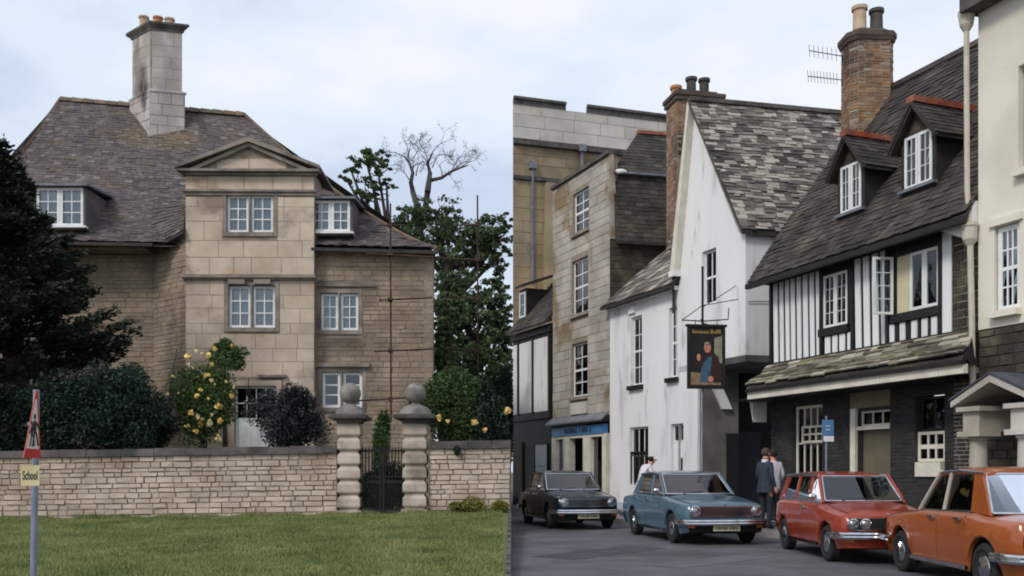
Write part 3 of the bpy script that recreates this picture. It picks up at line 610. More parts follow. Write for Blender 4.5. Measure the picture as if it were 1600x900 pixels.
# aerial left of the roof
# ------------------------------------------------------------------ scaffold poles by the right wing
def scaffold(xp, D, y0, y1, label, hor):
    t = thing('scaffold', label, 'scaffold', at(xp, 700, D), 'rusty scaffold poles'); m = MB(); m.tube([at(xp, y0, D), at(xp + 1, y1, D)], .03, 8); m.build('pole', RUST, t)
    for (xa, ya, xb, yb, da, db) in hor:
        MB().tube([at(xa, ya, D + da), at(xb, yb, D + db)], .027, 7).build('ledger', RUST, t); p = at(xp, ya + (yb - ya) * (xp - xa) / (xb - xa), D + (da + db) / 2 * 0); MB().bar(p + Vector((-.07, -.02, 0)), p + Vector((.07, -.02, 0)), .1, .12).build('coupler', RUST, t)
scaffold(610, 30.0, 318, 660, 'rusty scaffold pole with ledgers in front of the right wing', [(572, 396, 680, 402, -.1, -.1), (592, 469, 676, 465, -.15, .1), (585, 549, 678, 545, -.15, .1), (556, 626, 672, 620, -.12, .1), (588, 352, 632, 352, .05, .05)])
scaffold(746, 33.0, 305, 640, 'thin scaffold pole standing among the trees beyond the house', [(676, 403, 756, 406, -.05, .05), (690, 463, 752, 468, .05, .05), (700, 545, 752, 548, .05, .05), (716, 352, 752, 350, .05, .05)])
# ------------------------------------------------------------------ vegetation on the left
def shrub(name, label, cat, c, r, n, size, lm, clumps=14, group=None, stems=5, flat=.5, aspect=.55, cuts=None, k=.4):
    c = Vector(c); t = thing(name, label, cat, (c.x, c.y, MZ), group); m = MB()
    for i in range(stems): m.tube([Vector((c.x + random.uniform(-.15, .15), c.y, MZ)), c + Vector((random.uniform(-.3, .3) * r[0], random.uniform(-.3, .3) * r[1], 0)), c + Vector((random.uniform(-.7, .7) * r[0], random.uniform(-.6, .6) * r[1], r[2] * random.uniform(.2, .8)))], [.03, .02, .006], 5)
    m.build('stem', BARK, t); P = []
    for i in range(clumps):
        d = unit(1)[0]; d[1] = -abs(d[1]) * .9 if random.random() < .75 else d[1]; q = np.array(c) + d * np.array(r) * random.uniform(.45, .85); s = random.uniform(.28, .5)
        P.append(clump(q, np.array(r) * s, n // clumps, k))
    P.append(clump(c, np.array(r) * .8, n // 3, .5)); P = np.concatenate(P); P = P[P[:, 2] > MZ - .1]
    if cuts is not None: P = P[cuts(P)]
    quads_object('foliage', leaf_quads(P, size, aspect), lm, t, None); return t
# big dark conifer: whorls of flattened sprays
t = thing('conifer', 'huge dark evergreen conifer overlapping the left end of the house', 'tree', (gx(30, 26.5), 26.5, MZ)); m = MB(); cx, cy = gx(20, 26.5), 26.5
m.tube([(cx, cy, MZ - .2), (cx + .1, cy, 4), (cx - .3, cy, 8), (cx - .6, cy, 10.6)], [.42, .33, .18, .03], 10); P = []; AX = []
def rad(z): return interp([(.5, 3.2), (4.4, 3.3), (5, 3.15), (5.6, 2.65), (7.0, 2.2), (8.3, 1.15), (10.3, .3)], z)
for i in range(340):
    z = .7 + 9.6 * random.random() ** .85; az = random.uniform(0, 6.283); r = max(.5, rad(z)) * random.uniform(.78, 1.1)
    if math.sin(az) > .5 and random.random() < .6: az = -az
    p = Vector((cx - .04 * z, cy, z)); d = Vector((math.cos(az), math.sin(az), .12)); pts = [p]
    for s in range(5): d.z += .10 - .05 * (s < 2) * 2; pts.append(pts[-1] + d.normalized() * r / 5)
    m.tube(pts, [.05, .04, .03, .02, .012, .006], 4, cap=False); nl = 330
    f = rng.uniform(.25, 1.04, nl) ** .8; idx = np.minimum((f * 5).astype(int), 4); arr = np.array([tuple(q) for q in pts]); base = arr[idx] + (arr[np.minimum(idx + 1, 5)] - arr[idx]) * (f * 5 - idx)[:, None]
    side = np.array([-math.sin(az), math.cos(az), 0.0]); sp = rng.normal(0, 1, nl) * .34 * (1.25 - f); off = side * sp[:, None] + rng.normal(0, .07, (nl, 3)); off[:, 2] -= np.abs(sp) * .3
    P.append(base + off); dirv = np.array([math.cos(az), math.sin(az), .25]); AX.append(np.tile(dirv, (nl, 1)) + side * np.sign(sp)[:, None] * .7)
m.build('trunk', BARK, t); P = np.concatenate(P); AX = np.concatenate(AX)
quads_object('needles', leaf_quads(P, .17, .34, 0, AX, .55), LEAF_YEW, t)
# shrubs along the inside of the wall
shrub('shrub', 'bluish green shrub behind the wall under the conifer', 'shrub', at(195, 645, 25), (1.25, .8, 1.5), 16000, .085, LEAF_BLUE, 22)
shrub('shrub', 'low dark shrub behind the wall beneath the conifer at the far left', 'shrub', at(75, 655, 24.6), (1.9, .7, 1.2), 16000, .085, LEAF_BLUE, 22)
shrub('shrub', 'dark rounded shrub beside the canted wall left of the roses', 'shrub', at(232, 668, 25.6), (.8, .6, .95), 8000, .08, LEAF_DARK, 14)
shrub('shrub', 'dense dark grey bush in front of the front door', 'shrub', at(450, 662, 24), (.95, .7, .92), 15000, .07, LEAF_GREY, 22)
shrub('shrub', 'slim green shrub seen through the gateway', 'shrub', at(596, 690, 26), (.32, .3, 1.0), 3500, .08, LEAF_MID, 9)
t = shrub('rose_bush', 'climbing rose bush with yellow flowers left of the front door', 'rose bush', at(320, 628, 27.6), (1.08, .5, 1.38), 11000, .085, LEAF_MID, 20)
shrub('climber', 'leafy climber tips above the front door', 'climber', at(352, 556, 29.4), (.62, .22, .55), 2600, .09, LEAF_MID, 9)
for i in range(40):
    x = random.gauss(318, 34); y = random.uniform(535, 690)
    if x < 262 or x > 384 or (y < 560 and abs(x - 325) > 40): continue
    p = at(x, y, 27.6 - random.uniform(.35, .62)); m = MB(); s = random.uniform(.035, .10)
    quads_object('rose', leaf_quads(clump(p, (s * .8, s * .5, s * .75), 26, .6), s * 1.1, .9), random.choice((ROSE, ROSE, ROSE_P)), t)
t = thing('bare_shrub', 'bare grey leaning stems against the canted wall', 'shrub', at(262, 690, 28)); m = MB()
for x0, x1, y1 in ((254, 276, 545), (262, 270, 585), (258, 284, 600)): m.tube([at(x0, 690, 28), at((x0 + x1) / 2 - 2, 630, 28), at(x1, y1, 28.2)], [.05, .035, .015], 6)
m.build('stem', DEADBARK, t)
shrub('shrub', 'green rounded bush with yellow blooms right of the gate', 'shrub', at(712, 640, 25), (1.0, .7, 1.05), 15000, .085, LEAF_MID, 22)
yb = shrub('rose_bush', 'darker bush with yellow flowers at the right end of the wall', 'rose bush', at(770, 656, 24.6), (.44, .5, .95), 7000, .085, LEAF_DARK, 14, cuts=lambda P: P[:, 0] < -.05)
for x, y, s in ((686, 652, .075), (700, 658, .05), (742, 660, .075), (793, 642, .085), (757, 672, .05)):
    m = MB(); p = at(x, y, 24.0)
    quads_object('rose', leaf_quads(clump(p, (s, s * .5, s), 34, .6), s * 1.1, .9), ROSE, yb)
for x, s, lab in ((738, .34, 'larger yellow green tuft at the foot of the wall'), (781, .2, 'smaller yellow green tuft at the foot of the wall'), (712, .16, 'smallest weedy tuft beside the right gate pier')):
    p = at(x, 795, WY - .2); t = thing('weed_tuft', lab, 'plant', p, 'tufts at the wall foot'); P = clump(p + Vector((0, 0, .05)), (s, .15, s * .7), 900); P = P[P[:, 2] > p.z - .1]; quads_object('foliage', leaf_quads(P, .075, .4), LEAF_YEL, t)
p = at(714, 704, WY - .12); t = thing('wall_plant', 'little dark plant growing out of the wall below the coping', 'plant', p); quads_object('foliage', leaf_quads(clump(p, (.09, .08, .13), 300), .05), LEAF_DARK, t)
shrub('shrub', 'low dark shrub added inside the iron gate to darken the gateway', 'shrub', at(604, 762, 24.2), (.8, .35, .62), 9000, .07, LEAF_DARK, 18)  # added so the lit garden does not show through the gate bars
shrub('shrub', 'dark hedge plant behind the green bush right of the gate', 'shrub', at(735, 668, 31), (1.35, .5, 1.3), 15000, .1, LEAF_DARK, 26, cuts=lambda P: P[:, 0] < -.1)
shrub('shrub', 'tall narrow dark shrub at the corner beyond the right end of the garden wall', 'shrub', at(790, 655, 36.5), (.5, .4, 2.3), 12000, .12, LEAF_DARK, 24, cuts=lambda P: P[:, 0] < .02)
# trees behind the house
def tree(name, label, base, trunk_h, lean, r0, depth, ln, lm, leafn, size, spread=.75, crown=None, kids=(2, 3), bark=BARK, group='trees behind the house', leafr=.8, up=.12, cuts=None, wob=.25):
    t = thing(name, label, 'tree', base, group); m = MB(); tips = []
    b = Vector(base); top = b + Vector((lean[0], lean[1], trunk_h)); mid = b.lerp(top, .5) + Vector((random.uniform(-.3, .3), 0, 0)); m.tube([b - UP * .3, mid, top], [r0 * 1.2, r0, r0 * .8], 9)
    for (x, y, D_, rx, rz, n_) in crown:
        c = at(x, y, D_); s0 = b.lerp(top, random.uniform(.55, 1)) if c.z > top.z else b.lerp(top, max(.15, (c.z - b.z) / trunk_h - .25)); q = s0.lerp(c, .5) + Vector((random.uniform(-.3, .3), 0, -.2)); m.tube([s0, q, c], [r0 * .45, r0 * .3, r0 * .14], 6)
        for k in range(5): limb(m, c.lerp(q, .3 * random.random()), Vector((random.gauss(0, 1), random.gauss(0, .6), random.uniform(-.2, 1))), rx * .6, r0 * .12, 1, tips, .35, (2, 3), .6, .8, 3, .05, .012)
    m.build('trunk', bark, t)
    P = []
    if crown:
        for (x, y, D, rx, rz, n_) in crown:
            c = at(x, y, D)
            for j in range(max(6, int(n_ / 36))):
                d = unit(1)[0]; s_ = random.uniform(.10, .24) * max(rx, .5); P.append(clump(np.array(c) + d * np.array((rx, rx * .8, rz)) * random.random() ** .5 * 1.25, np.array((s_ * 1.5, s_ * 1.4, s_ * .8)), 40, .75))
    if P:
        P = np.concatenate(P)
        if cuts is not None: P = P[cuts(P)]
        quads_object('crown', leaf_quads(P, size, .6), lm, t)
    return t
# bare crowned tree: crooked limbs traced in depth
t = thing('dead_tree', 'dead tree with bare crooked branches rising above the roof end', 'tree', at(655, 690, 60), 'trees behind the house'); m = MB(); D = 60
def px(pts, dd=0): return [at(x, y, D + dd + random.uniform(-.4, .4)) for x, y in pts]
m.tube(px([(655, 690), (652, 560), (650, 440), (655, 380), (654, 335), (652, 318)]), [.6, .5, .4, .32, .27, .22], 9)
m.tube(px([(652, 322), (645, 300), (642, 285), (645, 270), (640, 255), (632, 245)]), [.2, .17, .14, .11, .08, .05], 7); m.tube(px([(652, 345), (665, 325), (668, 300), (672, 282), (690, 278), (705, 268), (720, 262), (732, 258)]), [.24, .21, .18, .14, .11, .08, .06, .03], 7)
m.tube(px([(668, 300), (672, 270), (668, 255), (675, 240)]), [.2, .14, .1, .05], 6)
tips = []
for (x, y, dx, dy) in [(645, 270, .3, 1), (640, 255, -.5, .8), (632, 245, -1, .5), (642, 285, -.6, .6), (645, 262, .5, .9), (690, 278, .5, .8), (705, 268, .6, .9), (705, 268, .3, 1), (720, 262, .9, .6), (672, 270, -.4, .9), (668, 255, -.3, 1), (675, 240, .5, .8), (675, 262, .5, .8), (690, 276, .2, 1), (650, 275, .2, .9), (636, 252, .1, 1)]:
    limb(m, at(x, y, D), Vector((dx, random.uniform(-.4, .4), dy)), .85, .04, 4, tips, .32, (2, 3), .7, .85, 4, .05, .008)
m.build('trunk', DEADBARK, t)
lt = lambda P: (P[:, 0] < np.where(P[:, 1] > 55.5, .7, .0))
tree('leafy_tree', 'slender tree with small leaf clusters just above the hip of the roof', at(622, 690, 57), 12.6, (-.8, 0), .4, 2, 2.2, LEAF_OAK, 0, .2, crown=[(572, 250, 57, 1.0, .65, 900), (590, 262, 57, .8, .8, 800), (548, 265, 57, .5, .4, 300), (585, 300, 57, 1.1, .6, 800), (560, 320, 57, .5, .4, 300), (604, 285, 57, .4, .4, 200), (540, 278, 57, .3, .25, 120)])
tree('leafy_tree', 'broad tree with ragged dark crown to the right of the scaffold', at(700, 690, 58), 11, (0, 0), .5, 3, 3.2, LEAF_OAK, 0, .2, crown=[(640, 350, 58, 1.3, .8, 1500), (680, 330, 58, 1.4, .7, 1300), (700, 365, 58, 2.2, .9, 2400), (745, 372, 58, 2.0, 1.0, 2400), (780, 370, 58, 1.1, 1.2, 1600), (720, 405, 58, 2.0, .7, 1500), (660, 395, 58, 1.4, 1.0, 1600), (770, 410, 58, 1.3, .7, 1200), (640, 385, 58, 1.0, .8, 800), (790, 345, 58, .5, .5, 300)], cuts=lt)
tree('leafy_tree', 'dark dense tree filling the gap beside the right wing', at(735, 690, 46), 5, (0, 0), .35, 3, 2.4, LEAF_OAK, 0, .18, crown=[(705, 470, 46, 1.2, 1.0, 2600), (735, 500, 46, 1.6, 1.2, 4000), (770, 470, 46, .9, 1.0, 2000), (700, 540, 46, 1.0, 1.2, 3000), (760, 550, 46, 1.1, 1.5, 4200), (730, 590, 46, 1.7, 1.4, 4200), (788, 520, 46, .5, 1.2, 2000), (792, 600, 46, .4, 1.6, 2200), (780, 640, 46, .6, 1.2, 2000), (690, 600, 46, .8, 1.4, 2400), (715, 440, 46, .9, .6, 900), (785, 450, 46, .4, .5, 500)], cuts=lt)
tree('leafy_tree', 'lighter green tree lower down between wing and bush', at(700, 690, 38), 3, (0, 0), .2, 2, 1.6, LEAF_MID, 0, .15, crown=[(698, 520, 38, .5, .6, 900), (720, 590, 38, 1.0, 1.0, 3000), (765, 600, 38, .8, 1.3, 3200), (690, 580, 38, .5, .9, 1500)], cuts=lt)
# ------------------------------------------------------------------ school warning sign
DS = 8.9; t = thing('road_sign', 'triangular red bordered warning sign with School plate on grey post', 'sign', at(49, 1000, DS)); m = MB()
m.tube([at(51, 738, 9.1) + Vector((0, 0, -1.4)), at(57, 612, 9.1)], .030, 14); m.build('post', mat('grey_post', A(136, 142, 158), A(116, 122, 138), 5, .5), t, smooth=50)
MB().tube([at(57, 613, 9.1), at(57, 609, 9.1)], [.033, .028], 12).build('post_cap', GALV, t)
SF = Frame.px(30.5, 8.62, 57.5, 8.96); SL = SF.len; zb, zt = zy(716, DS), zy(611, DS); zb2, zt2 = zb + .0, zt
RED = mat('sign_red', A(196, 50, 36), A(176, 44, 34), 5, .45); SW = mat('sign_white', A(226, 216, 204), A(210, 200, 186), 5, .45); SB = mat('sign_black', A(40, 38, 44), A(52, 50, 54), 5, .5); SY = mat('sign_cream', A(228, 216, 164), A(214, 202, 150), 5, .5)
tri = lambda k, o: [(SL / 2 - SL / 2 * k, zb + o), (SL / 2 + SL / 2 * k, zb + o), (SL * .78 + .02 * k - SL * .28 * (1 - k), zb + o + (zt - zb) * k), (SL * .78 - .02 * k - SL * .28 * (1 - k), zb + o + (zt - zb) * k)]
MB().prism(SF, tri(1, 0), .03, .036).build('red_triangle', RED, t); MB().prism(SF, tri(.74, .085), .037, .040).build('white_field', SW, t)
m = MB()
def child(m, u, z, s):
    m.prism(SF, [(u - .035 * s, z + .17 * s), (u + .035 * s, z + .17 * s), (u + .04 * s, z + .30 * s), (u - .03 * s, z + .30 * s)], .041, .043)
    m.prism(SF, [(u + .03 * s * math.cos(a * .7854), z + .345 * s + .035 * s * math.sin(a * .7854)) for a in range(8)], .041, .043)
    for a, b, c, d in ((-.02, .17, -.075, 0), (.02, .17, .07, .01), (.03, .28, .1, .2), (-.03, .28, -.09, .19)): m.bar(SF.P(u + a * s, .042, z + b * s), SF.P(u + c * s, .042, z + d * s), .003, .026 * s, up=SF.n)
child(m, SL * .44, zb + .105, .62); child(m, SL * .62, zb + .105, .80); m.build('children_pictogram', SB, t)
MB().box(SF, SL * .55, SL * .8, -.02, .028, zb + .3, zb + .33).build('sign_clamp', GALV, t)
PF = Frame.px(33, 8.9, 62, 8.96); pz0, pz1 = zy(759, DS), zy(727, DS); MB().box(PF, 0, PF.len, .045, .051, pz0, pz1).build('school_plate', SY, t)
def text_part(s, fr, u0, u1, z0, z1, w, mat_, parent, name='lettering', bold=0.0):
    cu = bpy.data.curves.new(name, 'FONT'); cu.body = s; cu.extrude = .002; cu.offset = bold; o = bpy.data.objects.new('tmp', cu); COL.objects.link(o)
    dg = bpy.context.evaluated_depsgraph_get(); me = o.evaluated_get(dg).to_mesh(); V = [v.co.copy() for v in me.vertices]; Fc = [tuple(p.vertices) for p in me.polygons]; o.to_mesh_clear(); bpy.data.objects.remove(o)
    x0, x1 = min(v.x for v in V), max(v.x for v in V); y0, y1 = min(v.y for v in V), max(v.y for v in V); m = MB()
    m.add([fr.P(u0 + (v.x - x0) / (x1 - x0) * (u1 - u0), w + v.z * .5, z0 + (v.y - y0) / (y1 - y0) * (z1 - z0)) for v in V], Fc); return m.build(name, mat_, parent)
text_part('School', PF, PF.len * .1, PF.len * .9, pz0 + .055, pz1 - .05, .0525, SB, t, bold=.02)
# ------------------------------------------------------------------ the street: pavement and kerb
KP = [(7.35, 4.0), (7.3, 9), (7.0, 13), (6.45, 17.9), (5.15, 20.4), (3.2, 24.5), (1.2, 29.5), (.35, 34), (.2, 44)]
m = MB(); vs = [(x + .14, y, .125) for x, y in KP] + [(60, KP[-1][1], .125), (60, KP[0][1], .125)]; m.add(vs, [tuple(range(len(vs)))]); pv = structure(m.build('pavement', PAVE))
for (a, b) in zip(KP, KP[1:]):
    a, b = Vector((*a, 0)), Vector((*b, 0)); n = max(1, round((b - a).length / .9)); d = (b - a) / n; nn = Vector((d.y, -d.x, 0)).normalized() * .15
    for i in range(n):
        p, q = a + d * (i + .006), a + d * (i + .994); MB().hexa([p, q, q + nn, p + nn, p + UP * .13 + nn * .1, q + UP * .13 + nn * .1, q + nn + UP * .135, p + nn + UP * .135]).build('kerb_stone', KERB, pv)
# worn patches and ironwork in the road
PATCH = mat('tarmac_patch', A(58, 58, 64), A(70, 70, 76), 2.0, .85, bump=.4, bs=60); PATCH2 = mat('old_tarmac_patch', A(96, 96, 102), A(84, 84, 92), 2.0, .85, bump=.4, bs=60)
for k, (x0, y0, x1, y1, r_, M_) in enumerate(((860, 872, 1010, 855, .9, PATCH), (1040, 886, 1190, 868, .6, PATCH2), (830, 846, 900, 843, .8, PATCH2))):
    p, q = Vector((gx(x0, 2040 / (y0 - 738)), 2040 / (y0 - 738), .004)), Vector((gx(x1, 2040 / (y1 - 738)), 2040 / (y1 - 738), .004)); d = (q - p).normalized(); s = Vector((-d.y, d.x, 0)) * r_ / 2; n = 8; top, bot = [], []
    for i in range(n + 1): c_ = p.lerp(q, i / n); top.append(c_ + s * random.uniform(.85, 1.15)); bot.append(c_ - s * random.uniform(.85, 1.15))
    vs = bot + top[::-1]; MB().add(vs, [tuple(range(len(vs)))]).build('tarmac_patch', M_, bpy.data.objects['road'])
e_ = Vector((.975, .222, 0)); INW = Vector((-.222, .975, 0))
RENDER_W = mat('white_render', A(231, 229, 229), A(220, 218, 219), .8, .85, 0, A(186, 185, 186), 1.6, (.56, .78), .35, 20, c4=A(170, 166, 162), s4=3.2, t4=(.61, .8), stretch=(1, 1, .22))
SLATE = mat('patched_stone_slate', A(82, 76, 72), A(106, 100, 93), 3.2, .9, .35, A(64, 61, 60), .9, (.5, .66), pick=(A(172, 163, 152), .38, .62), bump=.4)
DTILE = mat('dark_stone_tile', A(68, 63, 60), A(50, 46, 44), 1.6, .92, .3, A(86, 80, 66), .9, (.54, .72), .4, 20, pick=(A(96, 90, 82), .92))
PTILE = mat('mossy_pentice_slate', A(120, 114, 98), A(84, 80, 70), 2.2, .95, .35, A(128, 122, 84), 1.4, (.55, .7), .5, 20, pick=(A(176, 168, 152), .45, .6))
STONE_TH = mat('townhouse_stone', A(180, 172, 162), A(154, 146, 136), .9, .92, .12, A(134, 114, 88), .8, (.54, .64), .4, 18)
STONE_CH = mat('church_pale_stone', A(200, 194, 186), A(176, 170, 162), .5, .92, .08, A(140, 130, 112), .3, (.55, .7), .3, 14)
STONE_CB = mat('church_brown_stone', A(158, 138, 110), A(128, 112, 90), .5, .92, .13, A(104, 92, 74), .3, (.52, .68), .3, 14)
BRICK_O = mat('orange_brick', A(158, 120, 90), A(130, 98, 78), 2.2, .92, .2, A(84, 66, 58), .55, (.48, .62), .4, 20, pick=(A(150, 140, 124), .8))
BRICK_D = mat('sooty_shaded_brick', A(58, 56, 56), A(44, 42, 43), 2, .92, .25, bump=.3)  # soot colour, darkened further for the shade under the pentice roof
DARKSTONE = mat('dark_rubble', A(74, 68, 58), A(54, 50, 44), 2.5, .95, .22, A(96, 88, 70), 1.4, (.56, .7), .5, 20)
CREAM_W = mat('cream_render', A(226, 220, 206), A(216, 209, 194), .7, .8, 0, A(204, 196, 180), .4, (.55, .75), .2, 16)
# ------------------------------------------------------------------ big stone church-like building behind
FCh = Frame.px(801.5, 55, 1090, 58.6); zt = zy(153, 55); z1_ = zy(224, 55); z2_ = zy(277, 55)
t = thing('stone_building', 'tall pale stone building with stepped parapet towering behind the street', 'building', FCh.P(5, -4, 0)); L_ = FCh.len; un = (FCh.uz(884, 160)[0], FCh.uz(916, 160)[0])
m = MB(); q_ = FCh.P(0, 0, 0); bk = Vector((.25, 64, 0)); br_ = FCh.P(L_, -8, 0); m.hexa([q_, FCh.P(L_, 0, 0), br_, bk] + [v + UP * (zt - .35) for v in (q_, FCh.P(L_, 0, 0), br_, bk)]); m.build('wall', MORTAR, t)
emit(coursed(FCh, 0, L_, z1_ + .3, zt - .36, (.6, .8), (1.0, 2.3), (.01, .022), .02), 'parapet_block', STONE_CH, t)
emit(coursed(FCh, 0, L_, z2_ + .15, z1_ - .12, (.5, .7), (.8, 1.8), (.01, .03), .022) + coursed(FCh, 0, L_, 8.5, z2_ - .15, (.5, .75), (.8, 1.9), (.01, .03), .022), 'wall_block', STONE_CB, t, 300, 'small_blocks')
for a, b, dz in ((0, un[0], 0), (un[1], L_, .02)): m = MB(); m.box(FCh, a, b, -.01, .05, zt - .34, zt - .05 + dz); m.box(FCh, a + .02, b, -.01, .16, zt - .05 + dz, zt + .1 + dz); m.build('parapet_coping', COPING, t)
m = MB(); m.box(FCh, 0, L_, -.01, .3, z1_ - .06, z1_ + .12); m.box(FCh, 0, L_, -.01, .16, z1_ + .122, z1_ + .3); m.build('string_course', COPING, t); m = MB(); m.box(FCh, 0, L_, -.01, .18, z2_ - .1, z2_ + .1); m.build('string_course', COPING, t)
for x, y0, y1, w0 in ((831, 262, 440, .12), (907, 228, 262, .25)):
    u = FCh.uz(x, 300)[0]; m = MB(); m.tube([FCh.P(u, w0, zy(y1, 55)), FCh.P(u, w0, zy(y0, 55))], .09, 8); m.box(FCh, u - .2, u + .2, w0 - .15, w0 + .2, zy(y0, 55), zy(y0, 55) + .4); m.build('downpipe', LEAD, t)
m = MB(); u0, u1 = FCh.uz(848, 300)[0], FCh.uz(870, 300)[0]; m.box(FCh, u0, u1, 0, .7, 8, zy(372, 55)); m.prism(FCh, [(u0, zy(372, 55)), (u1, zy(372, 55)), (u1 - .1, zy(352, 55)), (u0 + .1, zy(352, 55))], 0, .55); m.box(FCh, u0 + .1, u1 - .1, 0, .4, zy(352, 55), z2_ - .2); m.build('buttress', STONE_CB, t)
# ------------------------------------------------------------------ small black and white house at the far end
FW_ = Frame.px(801.2, 40.6, 862, 37.35); L_ = FW_.len; ze = zy(514, 39)
t = thing('timber_house', 'small black and white timbered house far down the street', 'house', FW_.P(L_ / 2, -2, 0)); m = MB(); m.box(FW_, 0, L_, -4.5, 0, 0, ze); m.build('wall', BLACK_P, t)
for x0, x1 in ((802, 808.5), (812.5, 831), (835, 856)): a, b = FW_.uz(x0, 600)[0], FW_.uz(x1, 600)[0]; MB().box(FW_, max(a, .02), b, -.02, .03, zy(645, 39), zy(533, 39)).build('plaster_panel', RENDER_W, t)
for x in (810.5, 833, 859): u = FW_.uz(x, 600)[0]; MB().box(FW_, u - .05, u + .05, 0, .05, zy(648, 39), zy(529, 39)).build('post', BLACK_P, t)
for z in (zy(652, 39), zy(522, 39)): MB().box(FW_, 0, L_, 0, .10, z - .12, z + .12).build('beam', BLACK_P, t)
E0, E1 = FW_.P(-.0, .3, ze), FW_.P(L_, .3, ze); R0, R1 = FW_.P(0, -2.3, ze + 2.75), FW_.P(L_, -2.3, ze + 2.75)
rf = MB().slab([E0, E1, R1, R0], (0, 0, -.08)).build('roof', DTILE, t); emit(tiles(lambda q: E0.lerp(R0, q), lambda q: E1.lerp(R1, q), 16, (.2, .32), .02), 'roof_tile', DTILE, rf, 0, 'roof_tiles')
MB().bar(R0 + UP * .03, R1 + UP * .03, .25, .14).build('ridge', RIDGE, rf)
fd = Frame(FW_.P(.0, -.35, 0).to_2d(), FW_.P(1, -.35, 0).to_2d()); u1 = .62; d = MB(); d.box(fd, 0, u1, -1.2, 0, ze + .6, ze + 1.9); dm = d.build('dormer', BLACK_P, t); glazed(fd, .02, u1 - .04, ze + .7, ze + 1.75, .06, 1, 2, dm, fw=.07, flat=True, room=False, curtain=None)
MB().slab([fd.P(-.0, .25, ze + 1.92), fd.P(u1 + .2, .25, ze + 1.92), fd.P(u1 + .2, -1.6, ze + 2.6), fd.P(0, -1.6, ze + 2.6)], (0, 0, .1)).build('dormer_roof', DTILE, dm)
u0, u1 = FW_.uz(836, 700)[0], FW_.uz(857, 700)[0]; glazed(FW_, u0, u1, .7, 2.5, .06, 1, 2, t, fm=BLACK_P, curtain=None, room=False); MB().box(FW_, FW_.uz(806, 700)[0], FW_.uz(818, 700)[0], 0, .08, .3, 2.6).build('door', mat('brown_door', A(70, 54, 44), A(54, 42, 36), 3, .6), t)
# ------------------------------------------------------------------ stone town house with a shop
FTh = Frame.px(864, 37.3, 953, 33.05); L_ = FTh.len; zt = 12.32
t = thing('stone_townhouse', 'tall narrow stone townhouse with three sash windows above a shop', 'house', FTh.P(L_ / 2, -2, 0))
hs = [hole(FTh, 895, 297, 920, 362), hole(FTh, 893.5, 404, 919, 490), hole(FTh, 893, 535, 918, 620)]; zsh = 3.35
wall_mesh(FTh, 0, L_, zsh, zt, hs, MORTAR, t, .22, back=.3)
emit(coursed(FTh, 0, L_, zsh + .1, zt - .05, (.26, .36), (.4, .9), (.006, .016), .010, [(a - .02, b + .02, c - .12, d + .02) for a, b, c, d in hs]), 'ashlar_block', STONE_TH, t, 300, 'small_ashlar')
for h in hs: glazed(FTh, h[0] + .01, h[1] - .01, h[2] + .01, h[3] - .01, -.1, 2, 4, t, meet=2, fw=.07, bw=.035, curtain=DARK_CUR, sill=(.1, .12, STONE_TRIM))
MB().box(FTh, -.05, L_ + .05, -.4, .1, zt, zt + .12).build('parapet_coping', COPING, t)
MB().box(FTh, hs[2][0], hs[2][1], 0, .06, zsh + .15, hs[2][2] - .2).build('apron_panel', STONE_CH, t)
# shop front
sh = MB(); u = lambda x: FTh.uz(x, 720)[0]
for a, b in ((864, 870), (884, 891), (913, 924), (943, 949)): sh.box(FTh, u(a), u(b), -.2, .06, 0, 2.62)
sh.box(FTh, u(864), u(949), -.2, .05, 2.622, 2.72); sh.box(FTh, u(870), u(884), -.2, .02, 0, .55); sh.box(FTh, u(924), u(943), -.2, .02, 0, .55); sf = sh.build('shop_front', CREAM_P, t)
BLUE = mat('blue_fascia', A(70, 122, 168), A(60, 106, 150), 2, .45); NAVY = mat('navy_lettering', A(24, 40, 66), A(20, 34, 56), 2, .5)
MB().box(FTh, u(865), u(946), -.1, .08, 2.722, 3.05).build('fascia_board', BLUE, sf); m = MB(); k = u(885)
while k < u(925):
    ww = random.uniform(.06, .11); hh = random.uniform(.12, .2); m.box(FTh, k, k + ww, .08, .09, 2.8, 2.8 + hh); k += ww + random.uniform(.025, .05) + (.12 if random.random() < .12 else 0)
m.build('fascia_lettering', NAVY, sf)
MB().slab([FTh.P(u(862), .28, 3.22), FTh.P(u(950), .28, 3.22), FTh.P(u(950), -.05, 3.5), FTh.P(u(862), -.05, 3.5)], (0, 0, -.06)).build('lead_canopy', LEAD, sf)
for a, b in ((870, 884), (924, 943)): MB().box(FTh, u(a), u(b), -.12, -.10, .552, 2.62).build('shop_window', GLASS_D, sf)
m = MB(); q0, q1 = u(864), u(949); m.box(FTh, q0, q1, -1.6, -1.5, 0, 3.3); m.box(FTh, q0, q1, -1.5, -.25, 2.75, 2.8); m.build('shop_interior', DARK_IN, sf)
d = MB(); d.box(FTh, u(900), u(913), -.5, -.44, .05, 1.6); d.box(FTh, u(900), u(902), -.5, -.44, 1.6, 2.6); d.box(FTh, u(911), u(913), -.5, -.44, 1.6, 2.6); dd = d.build('door', mat('blue_grey_door', A(70, 92, 120), A(60, 80, 106), 2, .5), sf)
MB().box(FTh, u(891), u(900), -.52, -.5, .05, 2.6).build('door_side', DARK_IN, sf)
